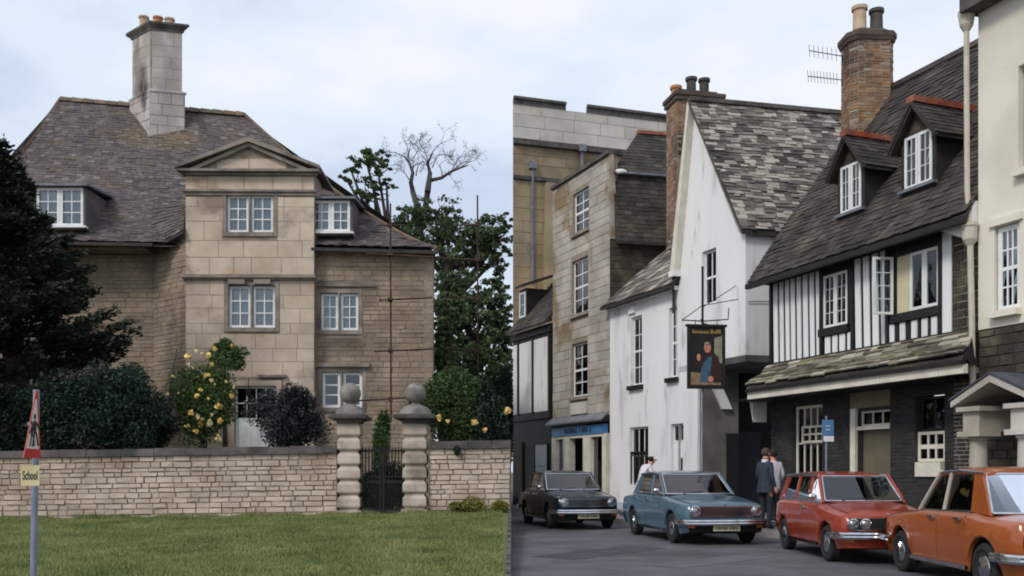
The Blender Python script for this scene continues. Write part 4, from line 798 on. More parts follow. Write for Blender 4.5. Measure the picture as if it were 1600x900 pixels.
# right flank of the town house: wall, tile-hung mansard, hipped top
FTs = Frame(FTh.P(L_, 0, 0).to_2d(), (FTh.P(L_, 0, 0) + e_ * 4.2).to_2d()); wall_mesh(FTs, 0, 4.2, 6, 9.4, [], DARKSTONE, t, back=.3)
emit(coursed(FTs, .0, 4.2, 7.0, 9.3, (.18, .28), (.3, .6), (.006, .02), .012), 'flank_stone', DARKSTONE, t, 0, 'flank_stones')
MB().prism(FTs, [(0, 9.4), (.3, 9.4), (.12, zt), (0, zt)], -.3, .03).build('quoin_edge', STONE_TH, t)
a0, b0 = FTs.P(.18, .22, 9.3), FTs.P(4.2, .22, 9.3); a1, b1 = FTs.P(.12, -.1, 11.65), FTs.P(4.2, -.1, 11.65)
rf = MB().slab([a0, b0, b1, a1], FTs.n * -.15).build('roof', DTILE, t); emit(tiles(lambda q: a0.lerp(a1, q), lambda q: b0.lerp(b1, q), 15, (.2, .34), .02), 'roof_tile', DTILE, rf, 0, 'mansard_tiles')
MB().bar(FTs.P(.1, -.0, 11.7), FTs.P(4.2, 0, 11.7), .2, .08).build('lead_flashing', LEAD, rf); MB().bar(a0 + UP * -.05, b0 + UP * -.05, .12, .1).build('gutter', GUT, rf)
c0, c1 = FTs.P(.1, .0, 11.75), FTs.P(4.2, 0, 11.75); k0, k1 = FTs.P(1.55, -1.5, 13.65), FTs.P(4.4, -1.5, 13.65)
MB().add([c0, c1, k1, k0, FTh.P(0, -.4, zt + .05), FTh.P(.4, -3.6, 13.6)], [(0, 1, 2, 3), (0, 3, 5, 4)]).build('hipped_roof', DTILE, t)
emit(tiles(lambda q: c0.lerp(k0, q), lambda q: c1.lerp(k1, q), 13, (.2, .34), .02), 'roof_tile', DTILE, rf, 0, 'hip_tiles'); MB().bar(k0 + UP * .05, k1 + UP * .05, .24, .12).build('ridge', RIDGE, rf)
MB().ball(FTs.P(.35, .08, 11.72), .13, 8, 6, sq=(1.6, .6, .6), jit=.3).build('mortar_patch', RENDER_W, rf)
# ------------------------------------------------------------------ white rendered house with the steep gable
FWh = Frame.px(953, 33, 1058, 29.2); ug0 = FWh.uz(1060, 500)[0]; ug1 = FWh.uz(1165, 450)[0]; ugd = FWh.uz(1097, 650)[0]; zj = 4.56
t = white = thing('white_house', 'white rendered house with steep gable and patched slate roof', 'house', FWh.P(ug0, -2, 0))
hl = [hole(FWh, 986, 494, 1003, 602), hole(FWh, 1045.5, 480, 1058, 590)]; hg = [hole(FWh, 984, 667, 1013, 757), hole(FWh, 1048, 662, 1068, 760)]; ht = hole(FWh, 1097, 390, 1119, 475)
wall_mesh(FWh, 0, ug0, 0, 7.02, [*hl, hg[0], (hg[1][0], ug0, hg[1][2], hg[1][3])], RENDER_W, white, .2, back=.3); wall_mesh(FWh, ug0, ugd, 0, zj, [(ug0, hg[1][1], hg[1][2], hg[1][3])], RENDER_W, white, .2, back=.3)
zl_, zr2, zap = 7.75, 7.95, 12.15; uap = FWh.uz(1086, 170)[0]
wall_mesh(FWh, ug0, ug1, zj, zap, [ht], RENDER_W, white, .2, back=.3, cuts=[(ug0 - .05, zl_, uap, zap), (uap, zap, ug1 + .05, zr2)])
FWs = Frame(FWh.P(ug1, 0, 0).to_2d(), (FWh.P(ug1, 0, 0) + e_ * 3.4).to_2d()); wall_mesh(FWs, 0, 3.4, zj, 8.0, [], RENDER_W, white, back=.2)
MB().slab([FWh.P(ug0, 0, zj), FWh.P(ug1, 0, zj), FWs.P(3.4, 0, zj), FWh.P(ug0, -2.8, zj)], (0, 0, -.18)).build('jetty_soffit', mat('grey_soffit', A(96, 94, 92), A(76, 74, 74), 2, .9), white)
for h, ny_, cu in ((hl[0], 4, DARK_CUR), (hl[1], 4, DARK_CUR), (ht, 2, NET)): glazed(FWh, h[0] + .01, h[1] - .01, h[2] + .01, h[3] - .01, -.1, 2, ny_, white, meet=ny_ // 2, fw=.06, bw=.03, curtain=cu, cover=.75)
for h in hl: MB().box(FWh, h[0] - .1, h[1] + .1, -.05, .12, h[2] - .14, h[2] - .005).build('sill', BLACK_P, white)
MB().box(FWh, hl[0][0] - .06, hl[0][0] + .3, 0, .08, hl[0][3] + .12, hl[0][3] + .34).build('keystone', RENDER_W, white)
h = hg[0]; glazed(FWh, h[0] + .01, h[1] - .01, h[2] + .01, h[3] - .01, -.1, 3, 2, white, fw=.05, bw=.03, curtain=DARK_CUR)
m = MB(); n = 5
for i in range(n + 1): a = h[0] + (h[1] - h[0]) * i / n; m.box(FWh, a - .02, a + .02, -.07, -.03, h[2], (h[2] + h[3]) / 2 + .1)
m.box(FWh, h[0], h[1], -.07, -.025, (h[2] + h[3]) / 2 + .06, (h[2] + h[3]) / 2 + .14); m.build('window_railing', IRON, white)
h = hg[1]; zc_ = h[3] - .55; glazed(FWh, h[0] + .02, h[1] - .02, zc_, h[3] - .01, -.1, 1, 1, white, curtain=None, name='vent_window'); d = MB().box(FWh, h[0] + .02, h[1] - .02, -.12, -.08, .1, zc_ - .01).build('door', RENDER_W, white); MB().box(FWh, h[1] - .22, h[1] - .16, -.08, -.05, 1.3, 1.8).build('door_pull', IRON, d)
MB().box(FWh, .0, ug0, -.1, .14, 6.9, 7.02).build('eaves_board', RENDER_W, white); MB().box(FWh, 0, ugd, -.05, .03, 0, .35).build('plinth', mat('pale_blue_plinth', A(176, 186, 200), A(160, 170, 184), 2, .8), white)
# left roof slope
E0, E1 = FWh.P(-.12, .28, 7.03), FWh.P(ug0 + .05, .28, 7.03); R0, R1 = E0 + e_ * 3.2 + UP * 2.85, E1 + e_ * 3.2 + UP * 2.85
rf = MB().slab([E0, E1, R1, R0], (0, 0, -.1)).build('roof', DTILE, white); emit(tiles(lambda q: E0.lerp(R0, q), lambda q: E1.lerp(R1, q), 13, (.22, .4), .025, jit=.01), 'roof_slate', SLATE, rf, 300, 'small_slates')
MB().bar(E0 + Vector((0, 0, -.06)), E1 + Vector((0, 0, -.06)), .1, .09).build('gutter', GUT, rf)
# gable roof, right-hand slope
E0, A0 = FWh.P(ug1 + .12, .22, 7.92), FWh.P(uap, .22, zap + .12); E1, A1 = E0 + e_ * 4.4, A0 + e_ * 5.4; B0 = FWh.P(ug0 - .15, .22, 7.6); 
rf = MB().slab([E0, E1, A1, A0], (0, 0, -.12)).build('gable_roof', DTILE, white); MB().slab([A0, A1, B0 + e_ * 5, B0], (0, 0, -.1)).build('gable_roof', DTILE, white)
sw = lambda f, k: (lambda q: f(q) + Vector((0, 0, .05 * math.sin(q * 7 + k))))
emit(tiles(sw(lambda q: E0.lerp(A0, q), 0), sw(lambda q: E1.lerp(A1, q), 2), 40, (.16, .42), .024, jit=.018), 'roof_slate', SLATE, rf, 300, 'small_slates')
k = 0
while k < 5.3: MB().bar(A0 + e_ * k + UP * .06, A0 + e_ * min(k + .42, 5.4) + UP * .06, .26, .12).build('ridge_tile', COPING, rf); k += .44
m = MB(); m.prism(FWh, [(ug0 - .12, 7.45), (ug0 + .12, 7.45), (uap + .02, zap - .05), (uap - .06, zap + .12)], 0, .24); m.build('bargeboard', CREAM_P, white); m = MB(); m.prism(FWh, [(ug1 + .12, 7.9), (uap, zap + .10), (uap, zap - .04), (ug1 - .02, 7.88)], 0, .2); m.build('bargeboard', mat('grey_verge', A(150, 148, 148), A(120, 118, 118), 2, .8), white)
MB().box(FWh, ug0 - .16, ug0 + .16, 0, .26, 7.28, 7.45).build('kneeler', RENDER_W, white); MB().tube([FWh.P(ug0 - .1, .1, 7.3), FWh.P(ug0 - .1, .1, 6.2)], .05, 8).build('downpipe', GUT, white)
# chimney of the white house
c = FWh.P(uap - 1.62, -.45, 0); CF = Frame((c - FWh.u * .0).to_2d(), (c + e_ * 1.6).to_2d()); zt = zy(147, 30.2)
m = MB(); m.box(CF, 0, 1.5, -.9, 0, 8.5, zt - .25); ch = m.build('chimney', MORTAR, white); FCl = Frame(CF.P(0, -.9, 0).to_2d(), CF.P(0, 0, 0).to_2d())
emit(coursed(FCl, 0, .9, 8.6, zt - .25, (.075, .085), (.2, .24), (.004, .012), .012) + coursed(CF, 0, 1.5, 11.2, zt - .25, (.075, .085), (.2, .24), (.004, .012), .012), 'brick', BRICK_O, ch, 300, 'bricks')
m = MB(); m.box(CF, -.06, 1.56, -.96, .06, zt - .25, zt - .1); m.box(CF, -.1, 1.6, -1.0, .1, zt - .098, zt + .02); m.box(CF, .1, 1.4, -.8, -.1, zt + .02, zt + .14); m.build('chimney_cap', mat('sooty_cap', A(96, 80, 70), A(70, 62, 58), 3, .95, bump=.4), ch)
for k, (u_, h_, M_) in enumerate(((.14, .34, CLAY), (.66, .56, GREYPOT), (1.1, .56, GREYPOT))): m = MB(); m.lathe(CF.P(u_, -.45, zt + (.0 if k == 0 else .1)), UP, [(.15, 0), (.15, h_ - .1), (.19, h_ - .09), (.19, h_), (.1, h_)], 14); m.build('chimney_pot', M_, ch, smooth=40)
# covered passage between the houses
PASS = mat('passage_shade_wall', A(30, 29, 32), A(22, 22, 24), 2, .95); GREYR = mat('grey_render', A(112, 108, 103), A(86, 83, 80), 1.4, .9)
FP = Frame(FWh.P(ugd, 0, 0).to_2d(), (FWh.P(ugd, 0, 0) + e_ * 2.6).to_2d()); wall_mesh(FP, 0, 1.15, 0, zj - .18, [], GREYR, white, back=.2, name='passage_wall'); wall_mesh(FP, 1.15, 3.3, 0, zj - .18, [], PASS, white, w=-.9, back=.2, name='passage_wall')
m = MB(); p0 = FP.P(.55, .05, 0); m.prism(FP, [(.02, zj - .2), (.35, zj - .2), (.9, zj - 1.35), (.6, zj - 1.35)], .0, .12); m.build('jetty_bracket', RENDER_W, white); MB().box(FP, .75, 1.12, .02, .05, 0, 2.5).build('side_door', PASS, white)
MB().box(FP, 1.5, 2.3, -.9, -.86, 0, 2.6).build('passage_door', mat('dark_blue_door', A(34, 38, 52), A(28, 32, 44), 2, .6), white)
# wires and pipe on the white front
m = MB(); m.tube([FWh.P(ugd - .03, .08, .1), FWh.P(ugd - .03, .08, zj - .1)], .045, 8); m.build('downpipe', mat('pale_pipe', A(190, 190, 190), A(176, 176, 178), 3, .5), white)
m = MB(); m.tube([FWs.P(.05, .04, 6.0), FWs.P(1.1, .04, 6.05), FWs.P(2.2, .04, 5.95)], .012, 5); m.build('cable', IRON, white)
# ------------------------------------------------------------------ half-timbered house
FT = Frame.px(1205, 23.8, 1535, 17.75); LT = FT.len; zt0, zev = 3.98, 6.12
t = timb = thing('half_timbered_house', 'black and white half-timbered house with dark tiled roof and two dormers', 'house', FT.P(LT / 2, -2, 0)); U = lambda x, y=480: FT.uz(x, y)[0]
ustone = U(1490); w1h = hole(FT, 1286, 426, 1324, 510); w2h = hole(FT, 1400, 392, 1468, 484)
wall_mesh(FT, -.02, ustone, zt0 - .2, zev + .2, [w1h, w2h], BLACK_P, timb, .15, back=.25, name='timber_wall')
zp0, zp1 = zt0 + .08, zev - .12
for x0, x1 in ((1209.5, 1216), (1219, 1225), (1228, 1234), (1236.5, 1243), (1246, 1252.5), (1255.5, 1263), (1266, 1273), (1276, 1282), (1337, 1346), (1350, 1359.5), (1363.5, 1373), (1377, 1386)):
    a, b = U(x0), U(x1); MB().hexa([FT.P(a + .02, -.03, zp0), FT.P(b + .02, -.03, zp0), FT.P(b - .02, -.03, zp1), FT.P(a - .02, -.03, zp1), FT.P(a + .025, .02, zp0), FT.P(b + .015, .02, zp0), FT.P(b - .025, .02, zp1), FT.P(a - .015, .02, zp1)]).build('plaster_panel', RENDER_W, timb)
for x0, x1 in ((1290, 1298), (1301.5, 1309), (1312.5, 1321), (1325, 1333)): MB().box(FT, U(x0), U(x1), -.03, .02, zp0, w1h[2] - .2).build('plaster_panel', RENDER_W, timb)
for x0, x1 in ((1391, 1398), (1407, 1415), (1425, 1434), (1441, 1450), (1456, 1465)): MB().box(FT, U(x0), U(x1), -.03, .02, zp0, w2h[2] - .2).build('plaster_panel', RENDER_W, timb)
MB().box(FT, U(1473), U(1488), -.03, .025, zp0, zp1).build('plaster_panel', RENDER_W, timb)
for (a, b, c, d) in ((-.02, ustone, zt0 - .1, zt0 + .06), (-.02, ustone, zp1 + .01, zev + .1)): MB().box(FT, a, b, 0, .06, c, d).build('beam', BLACK_P, timb)
for x in (1206, 1284.5, 1333.5, 1388, 1471): u_ = U(x); MB().box(FT, u_ - .045, u_ + .045, 0, .05, zt0 + .062, zp1 + .008).build('post', BLACK_P, timb)
for h in (w1h, w2h): m = MB(); m.box(FT, h[0] - .1, h[1] + .08, 0, .07, h[2] - .18, h[2] - .005); m.build('sill_beam', BLACK_P, timb)
k = (w1h[0] + w1h[1]) / 2
for a, b in ((w1h[0] + .01, k - .003), (k + .003, w1h[1] - .01)): glazed(FT, a, b, w1h[2] + .01, w1h[3] - .01, -.0, 2, 4, timb, fw=.055, bw=.012, curtain=DARK_CUR)
um_ = w2h[0] + (w2h[1] - w2h[0]) * .32; MB().box(FT, w2h[0] + .01, um_, -.14, -.02, w2h[2] + .01, w2h[3] - .01).build('cream_reveal', mat('cream_blind', A(206, 196, 164), A(190, 180, 150), 2, .8), timb)
k = (um_ + w2h[1]) / 2
for a, b in ((um_ + .01, k - .003), (k + .003, w2h[1] - .01)): glazed(FT, a, b, w2h[2] + .01, w2h[3] - .01, -.0, 1, 1, timb, fw=.06, curtain=DARK_CUR)
oc = FT.P(w2h[0] - .02, .05, 0); FO = Frame((oc + FT.n * .42 - FT.u * .10).to_2d(), oc.to_2d()); glazed(FO, 0, FO.len, w2h[2], w2h[3], 0, 2, 4, timb, fw=.05, bw=.015, curtain=None, room=False, name='open_casement')
wall_mesh(FT, ustone, LT + .1, 0, zev + .1, [], MORTAR, timb, back=.3, name='end_wall'); emit(coursed(FT, ustone, LT + .05, 3.5, zev + .05, (.12, .2), (.18, .42), (.008, .03), .014), 'rubble_stone', DARKSTONE, timb, 300, 'rubble')
MB().prism(FT, [(LT - .75, zev - .15), (LT, zev - .5), (LT, zev + .25)], .0, .25).build('white_eaves_infill', RENDER_W, timb)
# main roof
zri = 11.05; E0, E1 = FT.P(-.38, .42, zev - .05), FT.P(LT + .02, .42, zev - .05); R0, R1 = FT.P(-.3, -3.2, zri), FT.P(LT + .02, -3.2, zri)
rf = MB().slab([E0, E1, R1, R0], (0, .06, -.12)).add([E0, R0, FT.P(-.3, -7, zev)], [(0, 1, 2)]).add([R0, R1, FT.P(LT, -7, zev), FT.P(-.3, -7, zev)], [(0, 1, 2, 3)]).build('roof', DTILE, timb)
emit(tiles(sw(lambda q: E0.lerp(R0, q), 0), sw(lambda q: E1.lerp(R1, q), 2), 40, (.18, .34), .022, jit=.012), 'roof_tile', DTILE, rf, 300, 'roof_tiles')
MB().bar(E0 + Vector((0, 0, -.08)) + FT.n * .03, E1 + Vector((0, 0, -.08)) + FT.n * .03, .12, .12).build('gutter', BLACK_P, timb)
k = 0; dv = (R1 - R0).normalized(); LL = (R1 - R0).length
while k < LL: MB().bar(R0 + dv * k + UP * .05, R0 + dv * min(k + .43, LL) + UP * .05, .24, .12).build('ridge_tile', COPING, rf); k += .45
wroof = lambda z: .42 - 3.62 * (z - zev + .05) / (zri - zev + .05)
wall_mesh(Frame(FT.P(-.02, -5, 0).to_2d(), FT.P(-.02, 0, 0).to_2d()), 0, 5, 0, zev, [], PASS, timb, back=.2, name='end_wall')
def gdormer(x0, y0, x1, y1, wz, ap):
    w_ = wz
    for _ in range(4): fr = Frame(FT.P(0, w_, 0).to_2d(), FT.P(1, w_, 0).to_2d()); u0, u1, z0, z1 = fr.rect(x0, y0, x1, y1); w_ = wroof(z0 - .2)
    fr = Frame(FT.P(0, w_, 0).to_2d(), FT.P(1, w_, 0).to_2d()); u0, u1, z0, z1 = fr.rect(x0, y0, x1, y1); um = (u0 + u1) / 2; za = z1 + ap; d = MB(); g = .1
    d.box(fr, u0 - g, u0, -1.6, 0, z0 - .12, z1); d.box(fr, u1, u1 + g, -1.6, 0, z0 - .12, z1); d.box(fr, u0, u1, -.2, 0, z0 - .14, z0 - .005); o = d.build('dormer', mat('dark_dormer_cheek', A(52, 49, 48), A(40, 38, 38), 3, .9), timb)
    MB().prism(fr, [(u0 - g, z1 + .002), (u1 + g, z1 + .002), (um, za - .06)], -.12, -.02).build('dormer_gable', DARKSTONE, o)
    k = (u0 + u1) / 2
    for a, b in ((u0, k - .002), (k + .002, u1)): glazed(fr, a + .005, b - .005, z0, z1, .02, 2, 3, o, fw=.06, bw=.014, flat=True, curtain=NET)
    MB().box(fr, u0 - .12, u1 + .12, -.02, .1, z0 - .07, z0 - .006).build('sill', LEAD, o)
    wb = wroof(za) - w_ - .2
    for sgn in (-1, 1):
        ub = um + sgn * ((u1 - u0) / 2 + .28); zb = z1 - .22; e0, a0 = fr.P(ub, .22, zb), fr.P(um, .22, za); e1, a1 = fr.P(ub, wroof(zb) - w_ - .15, zb), fr.P(um, wb, za)
        MB().slab([e0, a0, a1, e1], (0, 0, -.06)).build('dormer_roof', DTILE, o)
        m = MB()
        for h8 in tiles(lambda q: e0.lerp(a0, q), lambda q: e1.lerp(a1, q), 8, (.18, .3), .02): m.hexa(h8)
        m.build('dormer_tiles', DTILE, o, kind='stuff'); MB().bar(fr.P(ub, .16, zb - .05), fr.P(um, .16, za - .06), .05, .08).build('bargeboard', DARKSTONE, o)
    p, q = fr.P(um, .24, za + .04), fr.P(um, wb, za + .04); n = 5
    for i in range(n): a, b = p.lerp(q, i / n + .01), p.lerp(q, (i + 1) / n - .01); MB().bar(a, b, .22, .12).build('ridge_tile', RIDGE, o)
gdormer(1314, 256, 1346, 330, -.82, .62); gdormer(1414, 208, 1457, 290, -.78, .62)
# chimney
c = FT.P(.55, -2.2, 0); CH = Frame(c.to_2d(), (c + Vector((.9, .05, 0))).to_2d()); CL = Frame((c + Vector((-.3, .62, 0))).to_2d(), c.to_2d()); zct = zy(76, 24.6)
cw = .82; poly = [(0, 0), (cw, 0), (cw + .16, -.18), (cw + .16, -.7), (cw, -.88), (0, -.88), (-.16, -.7), (-.16, -.18)]
def oct_(m, k, z0, k1, z1):
    cu, cv = cw / 2, -.44; A_ = [CH.P(cu + (a - cu) * k, cv + (b - cv) * k, z0) for a, b in poly]; B_ = [CH.P(cu + (a - cu) * k1, cv + (b - cv) * k1, z1) for a, b in poly]; n = 8
    m.add(A_ + B_, [tuple(range(n))[::-1], tuple(range(n, 2 * n))] + [(i, (i + 1) % n, n + (i + 1) % n, n + i) for i in range(n)])
m = MB(); oct_(m, .985, 7.5, .985, zct); ch = m.build('chimney', MORTAR, timb); br = []
ws = [CH.P(a, b, 0) for a, b in poly]
for i in (7, 0, 1, 2, 6):
    f = Frame(ws[i].to_2d(), ws[(i + 1) % 8].to_2d()); br += coursed(f, 0, f.len, 8.9, zct, (.074, .084), (.19, .25), (-.004, .008), .012)
emit(br, 'brick', BRICK_O, ch, 300, 'bricks')
m = MB(); oct_(m, 1.06, zct, 1.12, zct + .1); oct_(m, 1.14, zct + .1, 1.14, zct + .22); oct_(m, 1.05, zct + .22, .7, zct + .36); m.build('chimney_cap', MATS['sooty_cap'], ch)
for (u_, M_, h_, r_) in ((.22, CREAMPOT, .72, .17), (.66, GREYPOT, .66, .16)): m = MB(); m.lathe(CH.P(u_, -.44, zct + .3), UP, [(r_ * 1.1, 0), (r_, .1), (r_ * .95, h_ - .1), (r_ * 1.18, h_ - .09), (r_ * 1.18, h_), (r_ * .7, h_)], 14); m.build('chimney_pot', M_, ch, smooth=40)
m = MB(); m.prism(CH, [(cw + .05, 8.6), (cw + .55, 8.6), (cw + .17, 10.0), (cw + .05, 10.0)], -.8, -.1); m.build('chimney_shoulder', DARKSTONE, ch); MB().bar(CH.P(cw + .6, .02, 8.7), CH.P(cw + .15, -.05, 10.1), .05, .16).build('lead_flashing', LEAD, ch)
def yagi(x0, y0, x1, y1, D, label, n):
    t = thing('tv_aerial', label, 'aerial', at(x1, y1, D), 'rooftop television aerials'); MB().tube([at(x0, y0, D), at(x1 + 4, y1 + 1, D)], .012, 5).build('boom', IRON, t)
    for i in range(n): p = at(x0, y0, D).lerp(at(x1, y1, D), (i + .1) / n); MB().tube([p - Vector((.08, .22, .0)) + UP * .06, p + Vector((.08, .22, 0)) - UP * .06], .006, 4).build('element', IRON, t)
    MB().tube([at(x1 + 3, y1, D), at(x1 + 4, y1 + 10, D)], .018, 5).build('bracket', IRON, t)
yagi(1264, 79, 1313, 87, 24.4, 'upper television aerial on the brick chimney', 7); yagi(1262, 119, 1312, 124, 24.4, 'lower television aerial on the brick chimney', 10)
# pentice roof, fascia, ground floor
E0, E1 = FT.P(FT.uz(1166, 607, .98)[0], .98, 3.4), FT.P(FT.uz(1504, 570, .98)[0], .98, 3.4); R0, R1 = FT.P(-.06, .05, zt0 - .03), FT.P(U(1528, 500), .05, zt0 - .03)
rf = MB().slab([E0, E1, R1, R0], (0, 0, -.08)).add([E1 + UP * -.02, R1 + UP * -.02, FT.P(U(1532, 500), 0, 3.3)], [(0, 1, 2)]).build('pentice_roof', DTILE, timb)
emit(tiles(sw(lambda q: E0.lerp(R0, q), 0), sw(lambda q: E1.lerp(R1, q), 1), 8, (.2, .5), .035, jit=.02), 'stone_slate', PTILE, rf, 300, 'slates')
k = 0; LL = (E1 - E0).length
while k < LL - .05: a, b = E0 + FT.u * k - FT.n * .08 + UP * -.2, E0 + FT.u * min(k + 1.5, LL) - FT.n * .08 + UP * -.2; MB().bar(a, b - FT.u * .01, .1, .17).build('fascia_board', CREAM_P, timb); k += 1.5
MB().bar(E0 + UP * -.09 - FT.n * .02, E1 + UP * -.09 - FT.n * .02, .12, .07).build('gutter', BLACK_P, timb); MB().slab([FT.P(-.4, .9, 3.12), FT.P(LT - .3, .9, 3.12), FT.P(LT - .3, 0, 3.12), FT.P(-.4, 0, 3.12)], (0, 0, .03)).build('pentice_soffit', BLACK_P, timb)
m = MB(); m.box(FT, LT - .82, LT - .02, .05, .9, 3.2, 3.36); m.build('white_gutter_end', CREAM_P, timb); m = MB(); m.prism(FT, [(-.2, 3.1), (-.05, 3.1), (-.05, 2.6), (-.1, 2.75)], .1, .5); m.build('pentice_bracket', CREAM_P, timb)
g1 = hole(FT, 1238, 632, 1285, 752); g2 = hole(FT, 1430, 617, 1476, 745); gd = hole(FT, 1340, 640, 1391, 770); gd = (gd[0], gd[1], 0.12, gd[3])
wall_mesh(FT, -.02, ustone, 0, zt0 - .2, [g1, g2, gd], mat('sooty_shaded_mortar', A(62, 59, 58), A(50, 48, 48), 3, .95), timb, .2, back=.3, name='ground_wall')  # mortar darkened with the bricks: soot and pentice shade in one colour
emit(coursed(FT, 0, LT + .05, .12, 3.15, (.074, .084), (.2, .25), (.004, .012), .012, [g1, g2, (gd[0] - .14, gd[1] + .02, 0, gd[3] + .35)], w=0), 'brick', BRICK_D, timb, 0, 'dark_bricks')
glazed(FT, g1[0] + .3, g1[1] - .02, g1[2] + .9, g1[3] - .5, -.04, 3, 2, timb, fm=CREAM_P, fw=.05, bw=.04, curtain=None, name='window'); glazed(FT, g1[0] + .02, g1[1] - .02, g1[2] + .01, g1[3] - .02, -.1, 4, 2, timb, fm=CREAM_P, fw=.06, bw=.035, curtain=None)
glazed(FT, g2[0] + .02, g2[1] - .02, g2[2] + .3, g2[3] - .72, -.05, 3, 2, timb, fm=CREAM_P, fw=.06, bw=.04, meet=1, curtain=None); glazed(FT, g2[0] + .02, g2[1] - .02, g2[3] - .70, g2[3] - .02, -.12, 2, 1, timb, fm=BLACK_P, fw=.05, bw=.03, curtain=None); MB().box(FT, g2[0] + .05, g2[1] - .05, -.19, .06, g2[2] + .005, g2[2] + .29).build('sill', CREAM_P, timb)
m = MB(); m.box(FT, gd[0] - .16, gd[0], -.05, .07, .12, gd[3] + .05); m.box(FT, gd[0], gd[1], -.1, .02, gd[3] - .42, gd[3] - .34); m.build('door_frame', CREAM_P, timb); MB().box(FT, gd[0] - .18, gd[1] + .03, -.05, .05, gd[3] + .052, gd[3] + .4).build('door_lintel', mat('olive_stone', A(128, 120, 96), A(104, 98, 80), 2, .9), timb)
d = MB().box(FT, gd[0] + .02, gd[1] - .02, -.19, -.14, .13, gd[3] - .43).build('door', mat('drab_door', A(112, 104, 84), A(98, 92, 74), 2, .65), timb); glazed(FT, gd[0] + .01, gd[1] - .01, gd[3] - .335, gd[3] - .01, -.1, 3, 1, timb, fm=CREAM_P, fw=.04, curtain=None, name='door_transom')
for i in range(5): u_ = gd[0] + .1 + i * (gd[1] - gd[0] - .2) / 4; MB().box(FT, u_ - .005, u_ + .005, -.14, -.136, .2, gd[3] - .5).build('door_batten', MATS['olive_stone'], d)
# ------------------------------------------------------------------ cream house with porch at the right edge
ck = FT.P(LT + .02, .12, 0); FK = Frame(ck.to_2d(), (ck + FT.u * 7).to_2d()); zk = 3.98
t = cream = thing('cream_house', 'tall cream rendered house with porch and downpipe at the right edge', 'house', FK.P(3, -3, 0))
k1 = hole(FK, 1553.5, 350, 1593, 486); k2 = hole(FK, 1591, 92, 1640, 260); wall_mesh(FK, 0, 7, zk, 10.6, [k1, k2], CREAM_W, cream, .16, back=5); wall_mesh(FK, .02, 7, 0, zk, [], mat('sooty_shaded_mortar', (0, 0, 0, 1)), cream, w=-.02, back=5, name='ground_wall')
emit(coursed(FK, .02, 2.4, .12, zk - .02, (.14, .22), (.25, .5), (-.01, .012), .014), 'rubble_stone', DARKSTONE, cream, 300, 'rubble')
glazed(FK, k1[0] + .03, k1[1] - .01, k1[2] + .02, k1[3] - .02, -.06, 3, 4, cream, meet=2, fw=.09, bw=.03, glass=GLASS_D, curtain=None, sill=(.14, .12, CREAM_W)); glazed(FK, k2[0] + .03, k2[1] - .01, k2[2] + .02, k2[3] - .02, -.12, 3, 4, cream, meet=2, fw=.07, bw=.03, glass=GLASS_D, curtain=None, sill=(.14, .12, CREAM_W))
m = MB(); m.box(FK, k1[0] - .08, k1[1] + .08, .002, .06, k1[3] + .01, k1[3] + .14); m.build('window_head', CREAM_W, cream); m = MB(); m.box(FK, -.1, 7, -.1, .35, zy(14, 17.5), zy(14, 17.5) + .25); m.build('eaves_cornice', COPING, cream)
PIPE = mat('cream_pipe', A(198, 190, 174), A(182, 174, 158), 3, .5); m = MB(); uh = -.06; m.tube([FK.P(uh - .08, .14, zy(20, 17.4)), FK.P(uh - .06, .14, zk + 2.6), FK.P(uh, .14, zk + 1.95)], .05, 8); m.tube([FK.P(uh, .14, zk + 1.9), FK.P(uh + .06, .14, zk - .4), FK.P(uh + .1, .16, 2.2)], .055, 8)
m.lathe(FK.P(uh, .14, zk + 1.55), UP, [(.06, 0), (.13, .12), (.13, .34), (.15, .36), (.15, .42)], 10); m.lathe(FK.P(uh - .08, .14, zy(34, 17.4)), UP, [(.06, 0), (.12, .1), (.15, .3), (.15, .36)], 10); m.build('downpipe', PIPE, cream)
# porch: two columns carrying an open pediment
DP = mat('porch_slate', A(74, 76, 86), A(58, 60, 70), 2, .8); wp = 1.0; pu0, pu1 = FK.uz(1529, 700, wp)[0], FK.uz(1529, 700, wp)[0] + .98; pz = zy(640, 15.9); pm = (pu0 + pu1) / 2
for k, u_ in enumerate((pu0, pu1)):
    c = FK.P(u_, wp, 0); m = MB(); m.lathe(c + UP * .12, UP, [(.2, 0), (.2, .1), (.17, .14), (.16, .9), (.14, pz - .62), (.17, pz - .6), (.17, pz - .55)], 18); cl_ = m.build('column', PIER if k == 9 else STONE_CH, cream, smooth=40)
    m = MB(); m.box(FK, u_ - .24, u_ + .24, wp - .24, wp + .24, pz - .43, pz - .34); m.box(FK, u_ - .17, u_ + .17, wp - .8, wp + .17, pz - .338, pz); m.box(FK, u_ - .25, u_ + .25, wp - .9, wp + .25, pz, pz + .08); m.build('entablature_block', STONE_CH, cream)
zpk = pz + .46
for sgn in (-1, 1):
    ue = pm + sgn * (.49 + .34); MB().prism(FK, [(ue, pz + .082), (pm, zpk), (pm, zpk + .12), (ue, pz + .18)], wp - .9, wp + .28).build('raking_cornice', STONE_CH, cream)
    MB().slab([FK.P(ue + sgn * .03, wp + .3, pz + .19), FK.P(pm, wp + .3, zpk + .13), FK.P(pm, 0, zpk + .13), FK.P(ue + sgn * .03, 0, pz + .19)], (0, 0, .04)).build('porch_slates', DP, cream)
MB().prism(FK, [(pm - .5, pz + .1), (pm + .5, pz + .1), (pm, zpk - .05)], .2, .3).build('porch_tympanum', DARKSTONE, cream)
